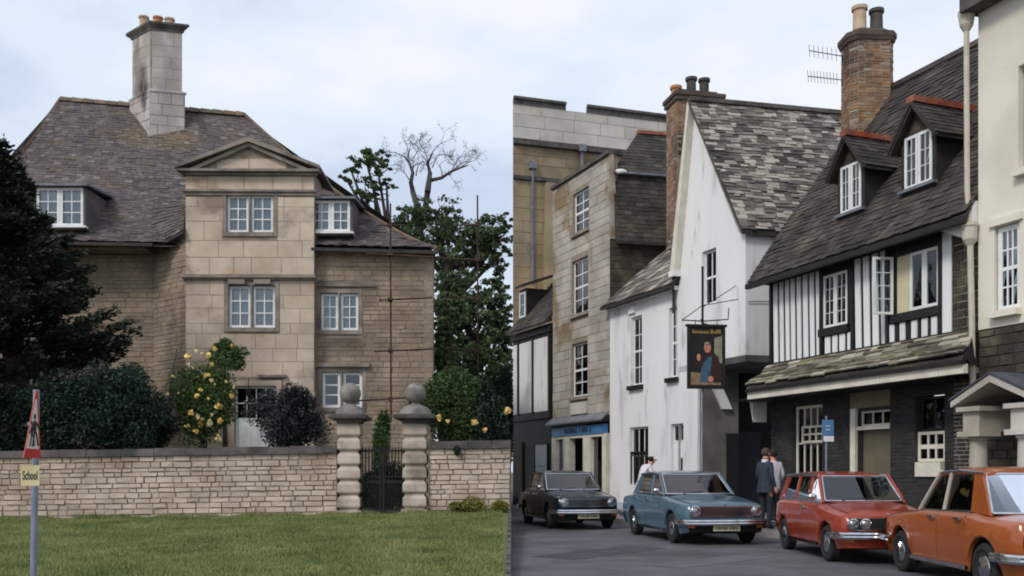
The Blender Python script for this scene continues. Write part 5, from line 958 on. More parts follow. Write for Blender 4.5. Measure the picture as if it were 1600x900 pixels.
m = MB(); m.box(FK, pu0 + .32, pu0 + .42, -.01, .08, .12, pz - .1); m.box(FK, pu1 - .42, pu1 - .32, -.01, .08, .12, pz - .1); m.box(FK, pu0 + .42, pu1 - .42, -.01, .08, pz - .25, pz - .1); m.build('door_frame', WHITE_P, cream); MB().box(FK, pu0 + .42, pu1 - .42, -.02, .03, .12, pz - .25).build('door', BLACK_P, cream)
# ------------------------------------------------------------------ hanging pub sign
D = 24.6; t = thing('pub_sign', 'hanging painted pub sign of a drinking man in front of the white gable', 'sign', at(1103, 600, D)); SGN = Frame.px(1075.5, D, 1132, D + .12); su = SGN.len; z0, z1 = zy(606, D), zy(510, D)
sk = lambda u: -.05 * u / su
BRD = mat('sign_board_dark', A(30, 26, 24), A(22, 20, 20), 3, .5); m = MB(); m.box(SGN, 0, su, -.05, -.012, z0, z1); bd = m.build('board', BRD, t)
m = MB(); g = .05; m.box(SGN, -.02, g, -.06, .015, z0 - .02, z1); m.box(SGN, su - g, su + .02, -.06, .015, z0 - .02, z1); m.box(SGN, g, su - g, -.06, .014, z0 - .02, z0 + g); m.box(SGN, -.06, su + .06, -.07, .03, z1, z1 + .06); m.build('frame', BLACK_P, t)
GOLD = mat('gold_lettering', A(176, 144, 74), A(150, 120, 60), 6, .5); m = MB()
for a, b in ((.12, .56), (.62, .90)):
    k = a; first = True
    while k < b: ww = random.uniform(.018, .035); hh = .10 if first or random.random() < .2 else random.uniform(.05, .075); m.box(SGN, k * su, (k + ww) * su, -.012, -.006, z1 - .17, z1 - .17 + hh); k += ww + random.uniform(.012, .022); first = False
m.build('gold_lettering', GOLD, t)
SKIN_P = mat('painted_skin', A(204, 140, 110), A(180, 112, 86), 9, .5); BLUE_P = mat('painted_blue', A(66, 104, 124), A(46, 78, 98), 9, .5); BRN_P = mat('painted_brown', A(58, 32, 28), A(42, 26, 24), 9, .5); TAN_P = mat('painted_tan', A(150, 124, 92), A(120, 98, 72), 9, .5); PALE_P = mat('painted_pale', A(150, 146, 124), A(110, 110, 92), 9, .5)
sp = lambda pts: [(a * su, z0 + b * (z1 - z0)) for a, b in pts]
def blob(a, b, ra, rb, n=12): return sp([(a + ra * math.cos(i * 6.283 / n), b + rb * math.sin(i * 6.283 / n)) for i in range(n)])
for nm, ly, pts, M_ in (('painted_window', 0, [(.72, .45), (.94, .40), (.94, .86), (.72, .82)], PALE_P), ('painted_table', 0, [(.07, .08), (.45, .08), (.45, .24), (.07, .26)], TAN_P), ('painted_coat', 1, [(.34, .07), (.92, .07), (.94, .3), (.82, .52), (.66, .60), (.52, .56), (.40, .40)], BRN_P), ('painted_apron', 2, [(.30, .09), (.56, .09), (.62, .3), (.66, .52), (.52, .50), (.38, .36)], BLUE_P), ('painted_sleeve', 2, [(.20, .38), (.30, .32), (.50, .46), (.46, .54)], BRN_P), ('painted_ledge', 3, [(.07, .05), (.90, .05), (.90, .09), (.07, .10)], TAN_P)):
    MB().prism(SGN, sp(pts), -.012 + ly * .0015, -.010 + ly * .0015).build(nm, M_, t)
for nm, ly, pts in (('painted_head', 4, blob(.53, .66, .10, .085)), ('painted_hand', 4, blob(.29, .50, .055, .06)), ('painted_hand', 4, blob(.62, .15, .08, .05))): MB().prism(SGN, pts, -.012 + ly * .0015, -.010 + ly * .0015).build(nm, SKIN_P, t)
MB().prism(SGN, blob(.52, .72, .085, .035), -.004, -.002).build('painted_bald_crown', PALE_P, t)
# ironwork bracket back to the wall
up0 = FWh.uz(1097, 500)[0]; hk = FWh.P(up0, .05, zy(496, 27.6)); pt = SGN.P(su * .4, -.02, z1 + .1); m = MB(); m.tube([pt, hk], .022, 6); m.tube([SGN.P(-.18, 0, z1 + .16), SGN.P(su * .4, 0, z1 + .14), SGN.P(su * 1.1, 0, z1 + .2)], .016, 6)
m.tube([SGN.P(su * .4, -.02, z0 - .1), SGN.P(su * .4, -.02, z0)], .02, 6); m.tube([SGN.P(su * .4, -.02, z1), SGN.P(su * .4, -.02, z1 + 1.55)], .03, 8); m.tube([SGN.P(-.15, 0, z1 + .17), SGN.P(su * .4, -.02, z1 + .55), SGN.P(su * 1.5, -.3, z1 + .78)], .012, 5); m.tube([SGN.P(su * .4, 0, z1 + .5), FWh.P(ug1 - .35, .05, 6.5)], .012, 5); m.tube([SGN.P(su * 1.1, 0, z1 + .2), SGN.P(su * 1.12, 0, z1 + .5)], .014, 5)
m.tube([pt, pt + Vector((.5, 1.0, .05)), FWh.P(up0 + .2, .02, z1 + .1)], .016, 5); m.build('iron_bracket', IRON, t)
for a in (.2, .8): MB().tube([SGN.P(su * a, -.02, z1 + .06), SGN.P(su * a, -.02, z1 + .18)], .01, 5).build('hanging_link', IRON, t)
# blue parking sign on a post
D = 19.0; t = thing('parking_sign', 'small blue and white street sign on a slim post before the timbered house', 'sign', at(1292, 840, D)); m = MB(); m.tube([(gx(1291, D), D, .12), at(1291, 650, D)], .022, 8); m.build('post', GALV, t)
PK = Frame.px(1284.5, D - .04, 1302.5, D - .0); u1 = PK.len; MB().box(PK, 0, u1, 0, .01, zy(681, D), zy(656, D)).build('blue_plate', mat('sign_blue', A(84, 122, 164), A(74, 112, 154), 3, .5), t); MB().box(PK, .03, u1, 0, .01, zy(690, D), zy(681.5, D)).build('white_plate', WHITE_P, t)
m = MB(); m.box(PK, u1 * .3, u1 * .7, .0105, .013, zy(672, D), zy(671, D)); m.box(PK, u1 * .3, u1 * .7, .0105, .013, zy(666, D), zy(665, D)); m.build('plate_marks', WHITE_P, t)
# ------------------------------------------------------------------ cars
CHROME = mat('chrome', A(214, 216, 220), A(190, 192, 198), 6, .16, metal=1.0); TYRE = mat('tyre_rubber', A(30, 29, 30), A(40, 39, 39), 8, .9); UNDER = mat('car_underside', A(14, 14, 15), A(20, 20, 20), 4, .9)
CARGLASS = glass_mat('car_glass', (.55, .6, .61, 1), .05, .015); SEAT = mat('seat_vinyl', A(46, 40, 38), A(58, 50, 46), 4, .6); LAMP = glass_mat('lamp_glass', (.9, .92, .95, 1), .25, .08); PLATE = mat('number_plate', A(196, 192, 150), A(180, 176, 138), 5, .5); SEALM = mat('rubber_seal', A(26, 25, 26), A(34, 33, 33), 5, .7); AMBER = mat('amber_lens', A(196, 108, 40), A(180, 96, 36), 5, .3); REDL = mat('red_lens', A(140, 24, 22), A(120, 20, 20), 5, .3)
def car(name, label, O, heading, paint, L=4.2, W=1.62, H=1.40, wb=2.5, fo=.72, Rw=.29, ra=.345, deck=None, cab=None, sides=None, belt=.90, front='lamps2', plate=True, pillar=None, trim=True, doors=None, tail=None, lamp_y=.55, gz=.60, hub='cap', roof_w=.21):
    f = Vector((math.sin(R(heading)), -math.cos(R(heading)), 0)); l = Vector((-f.y, f.x, 0)); O = Vector((*O, 0))
    P = lambda x, y, z: O + f * x + l * y + UP * z
    t = thing(name, label, 'car', O, 'parked cars'); h2 = L / 2; w2 = W / 2; xf = h2 - fo; xr = xf - wb; zc = Rw
    def zb(x):
        for xw in (xf, xr):
            if abs(x - xw) < ra: return max(.2, zc + math.sqrt(ra * ra - (x - xw) ** 2))
        return .20 + .06 * max(0, (abs(x) - h2 + .35) / .35)
    def hw(x): k = max(0, (abs(x) - h2 + .9) / .9); return w2 * (1 - .075 * k ** 2.2)
    def sec(x):
        z0 = zb(x); zt = interp(deck, x); w_ = hw(x); e = max(0, (abs(x) - h2 + .12) / .12); ins = .05 * e * e
        z2 = max(.36, z0 + .012); z3 = max(.58, z0 + .03); zs = zt - .075 - .03 * e; z3 = min(z3, zs - .02)
        fl = .014 if any(abs(x - xw) < ra + .05 for xw in (xf, xr)) else 0
        return [(0, zt + .035 - .02 * e), (w_ * .55, zt + .022 - .02 * e), (w_ - .12 - ins, zt - .004), (w_ - .045 - ins, zt - .028), (w_ - .012 - ins, zs), (w_ - ins + fl, z3), (w_ - .012 - ins + fl, z2), (w_ - .06 - ins + fl, z0), (w_ * .5, z0 + .0), (0, z0)]
    xs = {h2, h2 - .025, h2 - .07, h2 - .13, -h2, -h2 + .025, -h2 + .07, -h2 + .13} | {x for x, z in deck}
    for xw in (xf, xr): xs |= {xw + ra * math.cos(R(k)) for k in (0.5, 12, 25, 40, 55, 72, 90, 108, 125, 140, 155, 168, 179.5)} | {xw - ra - .03, xw + ra + .03}
    xs |= set(np.linspace(xr + ra, xf - ra, 7)[1:-1]); xs = sorted(x for x in xs if -h2 <= x <= h2)
    m = MB(); ring = []
    for x in xs:
        s = sec(x); ring.append([P(x, y, z) for y, z in s] + [P(x, -y, z) for y, z in s[-2:0:-1]])
    n = len(ring[0]); vs = [v for r in ring for v in r]; m.v = [tuple(v) for v in vs]
    xA, xAt, xCt, xC = cab
    for i in range(len(xs) - 1):
        for j in range(n):
            q = (i * n + j, i * n + (j + 1) % n, (i + 1) * n + (j + 1) % n, (i + 1) * n + j); top = j in (0, 1, n - 1, n - 2); bot = j in (7, 8, n // 2, n // 2 - 1, n // 2 + 1, n - 9 + 0) and j not in (0,)
            xm = (xs[i] + xs[i + 1]) / 2; m.f.append(q); m.mi.append(1 if (top and xC < xm < xA) or (6 < j < n - 7) else 0)
    m.f += [tuple(range(n)), tuple(range((len(xs) - 1) * n, len(xs) * n))[::-1]]; m.mi += [0, 0]
    m.build('body', [paint, UNDER], t, smooth=38)
    for sgn in (1, -1): MB().tube([P(x, sgn * (hw(x) - .125), interp(deck, x) - .002) for x in np.linspace(xA + .12, h2 - .06, 6)], .006, 4).build('bonnet_shut_line', SEALM, t)
    MB().tube([P(xA + .12, y, interp(deck, xA + .12) + (.03 - .026 * abs(y / (w2 - .12)) ** 2)) for y in np.linspace(-w2 + .14, w2 - .14, 7)], .006, 4).build('bonnet_shut_line', SEALM, t)
    MB().ball(P(h2 - .03, 0, interp(deck, h2 - .03) + .02), .03, 8, 6, sq=(1, 1.6, .4)).build('bonnet_badge', CHROME, t)
    # doors: panels 5 mm proud of the body, with a shut line round them
    def sidep(x, k):
        s = sec(x)[3:8]; a = k * 3.999; i = int(a); (y0, z0), (y1, z1) = s[i], s[i + 1]; return y0 + (y1 - y0) * (a - i), z0 + (z1 - z0) * (a - i)
    for sgn in (1, -1):
        for (xa, xb) in doors:
            m = MB(); nx_, nz_ = 8, 8; g = []
            for i in range(nx_ + 1):
                for j in range(nz_ + 1): y, z = sidep(xa + (xb - xa) * i / nx_, .06 + .86 * j / nz_); g.append((xa + (xb - xa) * i / nx_, y, z))
            vs = [P(x, sgn * (y + .005), z) for x, y, z in g] + [P(x, sgn * (y - .012), z) for x, y, z in g]; fs = []; K = (nx_ + 1) * (nz_ + 1); id_ = lambda i, j: i * (nz_ + 1) + j
            for i in range(nx_):
                for j in range(nz_): fs.append((id_(i, j), id_(i + 1, j), id_(i + 1, j + 1), id_(i, j + 1)))
            edge = [id_(i, 0) for i in range(nx_ + 1)] + [id_(nx_, j) for j in range(1, nz_ + 1)] + [id_(i, nz_) for i in range(nx_ - 1, -1, -1)] + [id_(0, j) for j in range(nz_ - 1, 0, -1)]
            fs += [(a, b, b + K, a + K) for a, b in zip(edge, edge[1:] + edge[:1])]; m.add(vs, fs); d = m.build('door', paint, t, smooth=38)
            # shut line
            m = MB(); sm = [P(x_, sgn * (y_ + .0025), z_) for x_, (y_, z_) in [(xa - .006, sidep(xa - .006, .06 + .86 * j / 8)) for j in range(9)]]; m.tube(sm, .005, 4); m.build('shut_line', SEALM, d)
            y, z = sidep(xa + .12, .26); m = MB(); m.bar(P(xa + .05, sgn * (y + .03), z), P(xa + .20, sgn * (y + .03), z), .03, .032); m.build('handle', CHROME, d)
        if trim: y, z = sidep(0, .80); MB().bar(P(xf - ra - .04, sgn * (w2 - .008), .245), P(xr + ra + .04, sgn * (w2 - .008), .245), .03, .045).build('sill_trim', CHROME, t)
    # cabin
    bwid, rw, zr = w2 - .105, w2 - roof_w, H; zbel = lambda x: interp(deck, x) + .004
    cp = lambda x, k, sgn: None
    def side(xb_, xt_, k, sgn, off=0):   # point on the side glass plane, k from belt to roof edge
        zb_ = zbel(xb_); zt_ = zr - .055; return P(xb_ + (xt_ - xb_) * k, sgn * (bwid + (rw + .02 - bwid) * (k ** 1.15) + off), zb_ + (zt_ - zb_) * k)
    m = MB(); NX, NY = 10, 8; top = []; 
    for i in range(NX + 1):
        for j in range(NY + 1):
            a = i / NX; b = -1 + 2 * j / NY; x = (xCt - .05) + (xAt + .04 - xCt + .05) * a; z = zr - .05 * b ** 4 - .045 * abs(2 * a - 1) ** 3; top.append((x, b * (rw + .025), z))
    K = len(top); id_ = lambda i, j: i * (NY + 1) + j; fs = [(id_(i, j), id_(i + 1, j), id_(i + 1, j + 1), id_(i, j + 1)) for i in range(NX) for j in range(NY)]; fs += [tuple(K + q for q in f_[::-1]) for f_ in fs]
    edge = [id_(i, 0) for i in range(NX + 1)] + [id_(NX, j) for j in range(1, NY + 1)] + [id_(i, NY) for i in range(NX - 1, -1, -1)] + [id_(0, j) for j in range(NY - 1, 0, -1)]; fs += [(a, K + a, K + b, b) for a, b in zip(edge, edge[1:] + edge[:1])]
    m.add([P(*v) for v in top] + [P(v[0], v[1] * .985, v[2] - .04) for v in top], fs); rf = m.build('roof', paint, t, smooth=45)
    pm_ = pillar or paint
    for sgn in (1, -1):
        MB().tube([side(xA, xAt, k / 6, sgn, .0) for k in range(7)], .026, 6).build('windscreen_pillar', pm_, t)
        MB().tube([P(xAt + .05, sgn * (rw + .03), zr - .075), P((xAt + xCt) / 2, sgn * (rw + .03), zr - .045), P(xCt - .05, sgn * (rw + .03), zr - .075)], .016, 6).build('drip_rail', CHROME if trim else paint, rf)
        for i, ((b0, t0), (b1, t1)) in enumerate(zip(sides, sides[1:])):
            q = [side(b0, t0, .02, sgn, -.012), side(b1, t1, .02, sgn, -.012), side(b1, t1, .97, sgn, -.012), side(b0, t0, .97, sgn, -.012)]; inn = l * (-.004 * sgn); MB().hexa([v + inn for v in q] + q).build('side_window', CARGLASS, t)
        for b_, t_ in sides[1:-1]: MB().bar(side(b_, t_, 0, sgn, -.002), side(b_, t_, 1, sgn, -.002), .05, .02, up=l).build('door_pillar', pm_, t)
        MB().bar(side(sides[0][0], sides[0][1], .0, sgn, .0), side(sides[-1][0], sides[-1][1], 0, sgn, 0), .02, .025).build('belt_trim', CHROME if trim else SEALM, t)
        b0, t0 = sides[-1]; q = [side(b0, t0, 0, sgn, .004), side(xC, xCt, 0, sgn, .004), side(xC, xCt, 1, sgn, .004), side(b0, t0, 1, sgn, .004)]; inn = l * (-.035 * sgn)
        m = MB(); m.hexa([v + inn for v in q] + q); m.build('rear_pillar', paint, t)
    def screen(xb_, xt_, nm, seal):
        m = MB(); N = 8; lo, hi = [], []; z0 = zbel(xb_) + .03; z1 = zr - .085; bow = .06 if xt_ < xb_ else -.06; k0 = .05; 
        for j in range(N + 1): b = -1 + 2 * j / N; lo.append(P(xb_ + bow * (1 - b * b) + (xt_ - xb_) * .04, b * (bwid - .035), z0)); hi.append(P(xb_ + (xt_ - xb_) * .93 + bow * .6 * (1 - b * b), b * (rw - .015), z1))
        off = f * (-.006 if xt_ < xb_ else .006); vs = lo + hi + [v + off for v in lo + hi]; K = 2 * N + 2; fs = [(j, j + 1, N + 2 + j, N + 1 + j) for j in range(N)]; fs += [tuple(K + a for a in q[::-1]) for q in fs]; m.add(vs, fs); o = m.build(nm, CARGLASS, t)
        MB().tube(lo, .014, 5).build('screen_seal', seal, o); MB().tube(hi, .014, 5).build('screen_seal', seal, o)
        for a, b in ((lo[0], hi[0]), (lo[-1], hi[-1])): MB().tube([a, b], .014, 5).build('screen_seal', seal, o)
        return o
    ws = screen(xA, xAt, 'windscreen', CHROME if trim else SEALM); screen(xC, xCt, 'rear_window', CHROME if trim else SEALM)
    for y in (-.35, .25): MB().tube([P(xA + .03, y, zbel(xA) + .045), P(xA - .02, y + .42, zbel(xA) + .075)], .007, 5).build('wiper', SEALM, t)
    # seats, steering wheel
    for sx, sh, dp in ((xA - .72, 1.06, .16), (xC + .42, 1.02, .2)):
        for y in (-.34, .34):
            m = MB(); wv = .24; m.hexa([P(sx - dp, y - wv, .5), P(sx + dp * .2, y - wv, .5), P(sx + dp * .2, y + wv, .5), P(sx - dp, y + wv, .5), P(sx - dp - .12, y - wv * .8, sh), P(sx - .1, y - wv * .8, sh), P(sx - .1, y + wv * .8, sh), P(sx - dp - .12, y + wv * .8, sh)]); m.build('seat', SEAT, t)
    cw_ = P(xA - .38, -.34, .92); ax = (f * -.85 + UP * .5).normalized(); s1 = ax.cross(l).normalized(); MB().tube([cw_ + (l * math.cos(k * .449) + s1 * math.sin(k * .449)) * .19 for k in range(15)], .014, 6).build('steering_wheel', SEALM, t)
    # wheels
    for xw in (xf, xr):
        for sgn in (1, -1):
            c = P(xw, sgn * (w2 - .10), zc); m = MB(); m.lathe(c, l * sgn, [(.17, -.08), (Rw - .02, -.085), (Rw, -.06), (Rw, .06), (Rw - .02, .08), (Rw - .07, .088), (.185, .07)], 28); ty = m.build('tyre', TYRE, t, smooth=35)
            m = MB(); m.lathe(c, l * sgn, [(.19, .03), (.188, .066), (.175, .055), (.15, .05), (.13, .075), (.10, .082), (.06, .088), (.0, .10)], 24); m.build('hub_cap', CHROME, ty, smooth=35)
            for k in range(10):
                a = k * .628; q = c + l * sgn * .066 + (f * math.cos(a) + UP * math.sin(a)) * .155; MB().ball(q, .014, 6, 4).build('wheel_slot', SEALM, ty)
    # nose
    xn = h2 + .004; hwN = hw(h2) - .10
    m = MB(); m.hexa([P(xn - .05, -hwN, gz - .085), P(xn - .05, hwN, gz - .085), P(xn - .05, hwN, gz + .085), P(xn - .05, -hwN, gz + .085), P(xn + .012, -hwN, gz - .08), P(xn + .012, hwN, gz - .08), P(xn + .012, hwN, gz + .08), P(xn + .012, -hwN, gz + .08)]); gr = m.build('grille', SEALM, t)
    for k in range(6): z = gz - .065 + k * .026; MB().bar(P(xn + .014, -hwN + .02, z), P(xn + .014, hwN - .02, z), .008, .006).build('grille_bar', CHROME if front != 'lamps4' else SEALM, gr)
    for z in (gz - .088, gz + .088): MB().bar(P(xn + .012, -hwN - .01, z), P(xn + .012, hwN + .01, z), .02, .016).build('grille_surround', CHROME, gr)
    lys = {'lamps2': (lamp_y,), 'lamps4': (.36, .54)}[front]; lr = .092 if front == 'lamps2' else .07
    for ly in lys:
        for sgn in (1, -1):
            c = P(xn + .0, sgn * ly, gz); m = MB(); m.lathe(c, f, [(lr + .014, -.02), (lr + .014, .03), (lr, .034), (lr - .01, .015)], 20); hl_ = m.build('headlamp', CHROME, t, smooth=35); m = MB(); m.lathe(c, f, [(lr - .004, .012), (lr * .75, .034), (lr * .3, .045), (0.001, .047)], 18); m.build('lens', LAMP, hl_, smooth=60)
    def bumper(x0, s, z, nm='bumper'):
        m = MB(); pts = [P(x0 - s * .42, -w2 - .015, z), P(x0 - s * .08, -w2 - .01, z), P(x0 + s * .05, -w2 + .06, z), P(x0 + s * .09, -w2 * .5, z), P(x0 + s * .10, 0, z), P(x0 + s * .09, w2 * .5, z), P(x0 + s * .05, w2 - .06, z), P(x0 - s * .08, w2 + .01, z), P(x0 - s * .42, w2 + .015, z)]
        prof = [(0, -.055), (.022, -.05), (.03, -.02), (.022, .0), (.03, .025), (.02, .05), (0, .055)]; R_ = []
        for i, p in enumerate(pts):
            d = (pts[min(i + 1, 8)] - pts[max(i - 1, 0)]).normalized(); o_ = d.cross(UP) * (-1 if s < 0 else 1) * s
            o_ = Vector((d.y, -d.x, 0)); o_ = o_ if o_.dot(p - O) > 0 else -o_; R_.append([p + o_ * a + UP * b for a, b in prof])
        n_ = len(prof); m.add([v for r in R_ for v in r], [(i * n_ + j, i * n_ + j + 1, (i + 1) * n_ + j + 1, (i + 1) * n_ + j) for i in range(8) for j in range(n_ - 1)]); return m.build(nm, CHROME, t, smooth=35)
    bumper(h2, 1, .43); bumper(-h2, -1, .43)
    m = MB(); m.hexa([P(h2 - .12, -w2 + .14, .22), P(h2 - .12, w2 - .14, .22), P(h2 - .12, w2 - .14, .38), P(h2 - .12, -w2 + .14, .38), P(h2 + .0, -w2 + .12, .25), P(h2 + .0, w2 - .12, .25), P(h2 + .02, w2 - .10, .38), P(h2 + .02, -w2 + .10, .38)]); m.build('front_valance', UNDER if front == 'lamps2' else paint, t)
    if plate:
        pl = MB().hexa([P(h2 + .05, -.26, .27), P(h2 + .05, .26, .27), P(h2 + .06, .26, .375), P(h2 + .06, -.26, .375), P(h2 + .062, -.26, .27), P(h2 + .062, .26, .27), P(h2 + .072, .26, .375), P(h2 + .072, -.26, .375)]).build('number_plate', PLATE if front != 'dark' else SEALM, t); m = MB(); y = -.22
        for k in range(7):
            hgt = .055
            for dy in (0, .03): m.bar(P(h2 + .070, y + dy, .295), P(h2 + .075, y + dy, .295 + hgt), .012, .003, up=f)
            if k % 2: m.bar(P(h2 + .072, y, .322), P(h2 + .072, y + .03, .322), .012, .003, up=f)
            y += .062 + (.03 if k == 3 else 0)
        m.build('plate_characters', SEALM, pl)
    for sgn in (1, -1):
        MB().hexa([P(h2 - .02, sgn * (w2 - .22), .335), P(h2 - .02, sgn * (w2 - .10), .335), P(h2 - .02, sgn * (w2 - .10), .375), P(h2 - .02, sgn * (w2 - .22), .375), P(h2 + .03, sgn * (w2 - .22), .335), P(h2 + .03, sgn * (w2 - .10), .335), P(h2 + .03, sgn * (w2 - .10), .375), P(h2 + .03, sgn * (w2 - .22), .375)]).build('indicator', AMBER, t)
        MB().hexa([P(-h2 + .0, sgn * (w2 - .3), .56), P(-h2, sgn * (w2 - .12), .56), P(-h2, sgn * (w2 - .12), .68), P(-h2, sgn * (w2 - .3), .68), P(-h2 - .03, sgn * (w2 - .3), .56), P(-h2 - .03, sgn * (w2 - .12), .56), P(-h2 - .03, sgn * (w2 - .12), .68), P(-h2 - .03, sgn * (w2 - .3), .68)]).build('tail_lamp', REDL, t)
        MB().tube([P(xA - .02, sgn * (w2 - .1), zbel(xA) + .02), P(xA - .02, sgn * (w2 + .04), zbel(xA) + .08)], .008, 5).build('mirror_arm', CHROME, t) if sgn == -1 and heading < 60 else None
    if heading < 60: c = P(xA - .02, -(w2 + .06), zbel(xA) + .10); MB().ball(c, .06, 10, 6, sq=(1.2, .5, .8)).build('wing_mirror', CHROME, t, smooth=60)
    return t, P
def paint(name, c, k=1.0): return mat(name, A(*c, k), A(*[v * .93 for v in c], k), 1.2, .2, 0, A(*[v * .8 + 5 for v in c], k), 2.2, (.6, .85), coat=.4, spec=.35, bump=.02, bs=3)
sal = lambda L, bon, belt_, boot: [(L / 2, bon - .06), (L / 2 - .06, bon), (L / 2 - 1.22, belt_ - .01), (L / 2 - 1.4, belt_), (-L / 2 + 1.0, belt_ + .01), (-L / 2 + .8, boot), (-L / 2 + .05, boot - .05), (-L / 2, boot - .12)]
L = 4.25
car('parked_car', 'blue grey saloon car parked beside the white house', (3.62, 19.95), 9.5, paint('blue_grey_paint', (80, 104, 119)), L, 1.65, 1.40, 2.5, .74, .29, .345, sal(L, .78, .90, .89), (.78, .18, -1.0, -1.42), [(.74, .16), (-.15, -.18), (-1.02, -.92)], doors=[(-.17, .74), (-1.02, -.18)], gz=.635, lamp_y=.60)
L = 4.2
car('parked_car', 'very dark green saloon car at the far left of the street', (1.36, 24.75), 12, paint('dark_green_paint', (10, 24, 34)), L, 1.62, 1.41, 2.45, .74, .29, .345, sal(L, .78, .90, .88), (.80, .22, -.95, -1.4), [(.76, .2), (-.12, -.15), (-.98, -.88)], doors=[(-.14, .76), (-1.0, -.15)], gz=.64, lamp_y=.58)
L = 3.6
car('parked_car', 'red estate car with twin headlamps facing the camera', (5.53, 15.86), 0, paint('red_paint', (150, 60, 42)), L, 1.49, 1.38, 2.28, .64, .275, .335, [(L / 2, .70), (L / 2 - .06, .755), (L / 2 - 1.0, .875), (L / 2 - 1.15, .885), (-L / 2 + .3, .895), (-L / 2 + .06, .87), (-L / 2, .78)], (.78, .30, -1.42, -1.70), [(.74, .28), (.02, -.02), (-.72, -.68), (-1.45, -1.22)], doors=[(-.02, .74)], front='lamps4', gz=.60, plate=False)
L = 3.65
car('parked_car', 'orange saloon car seen from behind at the right edge', (6.06, 12.02), 180, paint('orange_paint', (160, 84, 40)), L, 1.50, 1.43, 2.32, .66, .28, .34, sal(L, .77, .885, .87), (.72, .26, -.78, -1.15), [(.68, .24), (.02, -.02), (-.70, -.62)], doors=[(0.0, .68), (-.72, -.01)], front='lamps4', gz=.61, pillar=mat('pale_pillar', A(190, 176, 160), A(176, 162, 146), 4, .4))
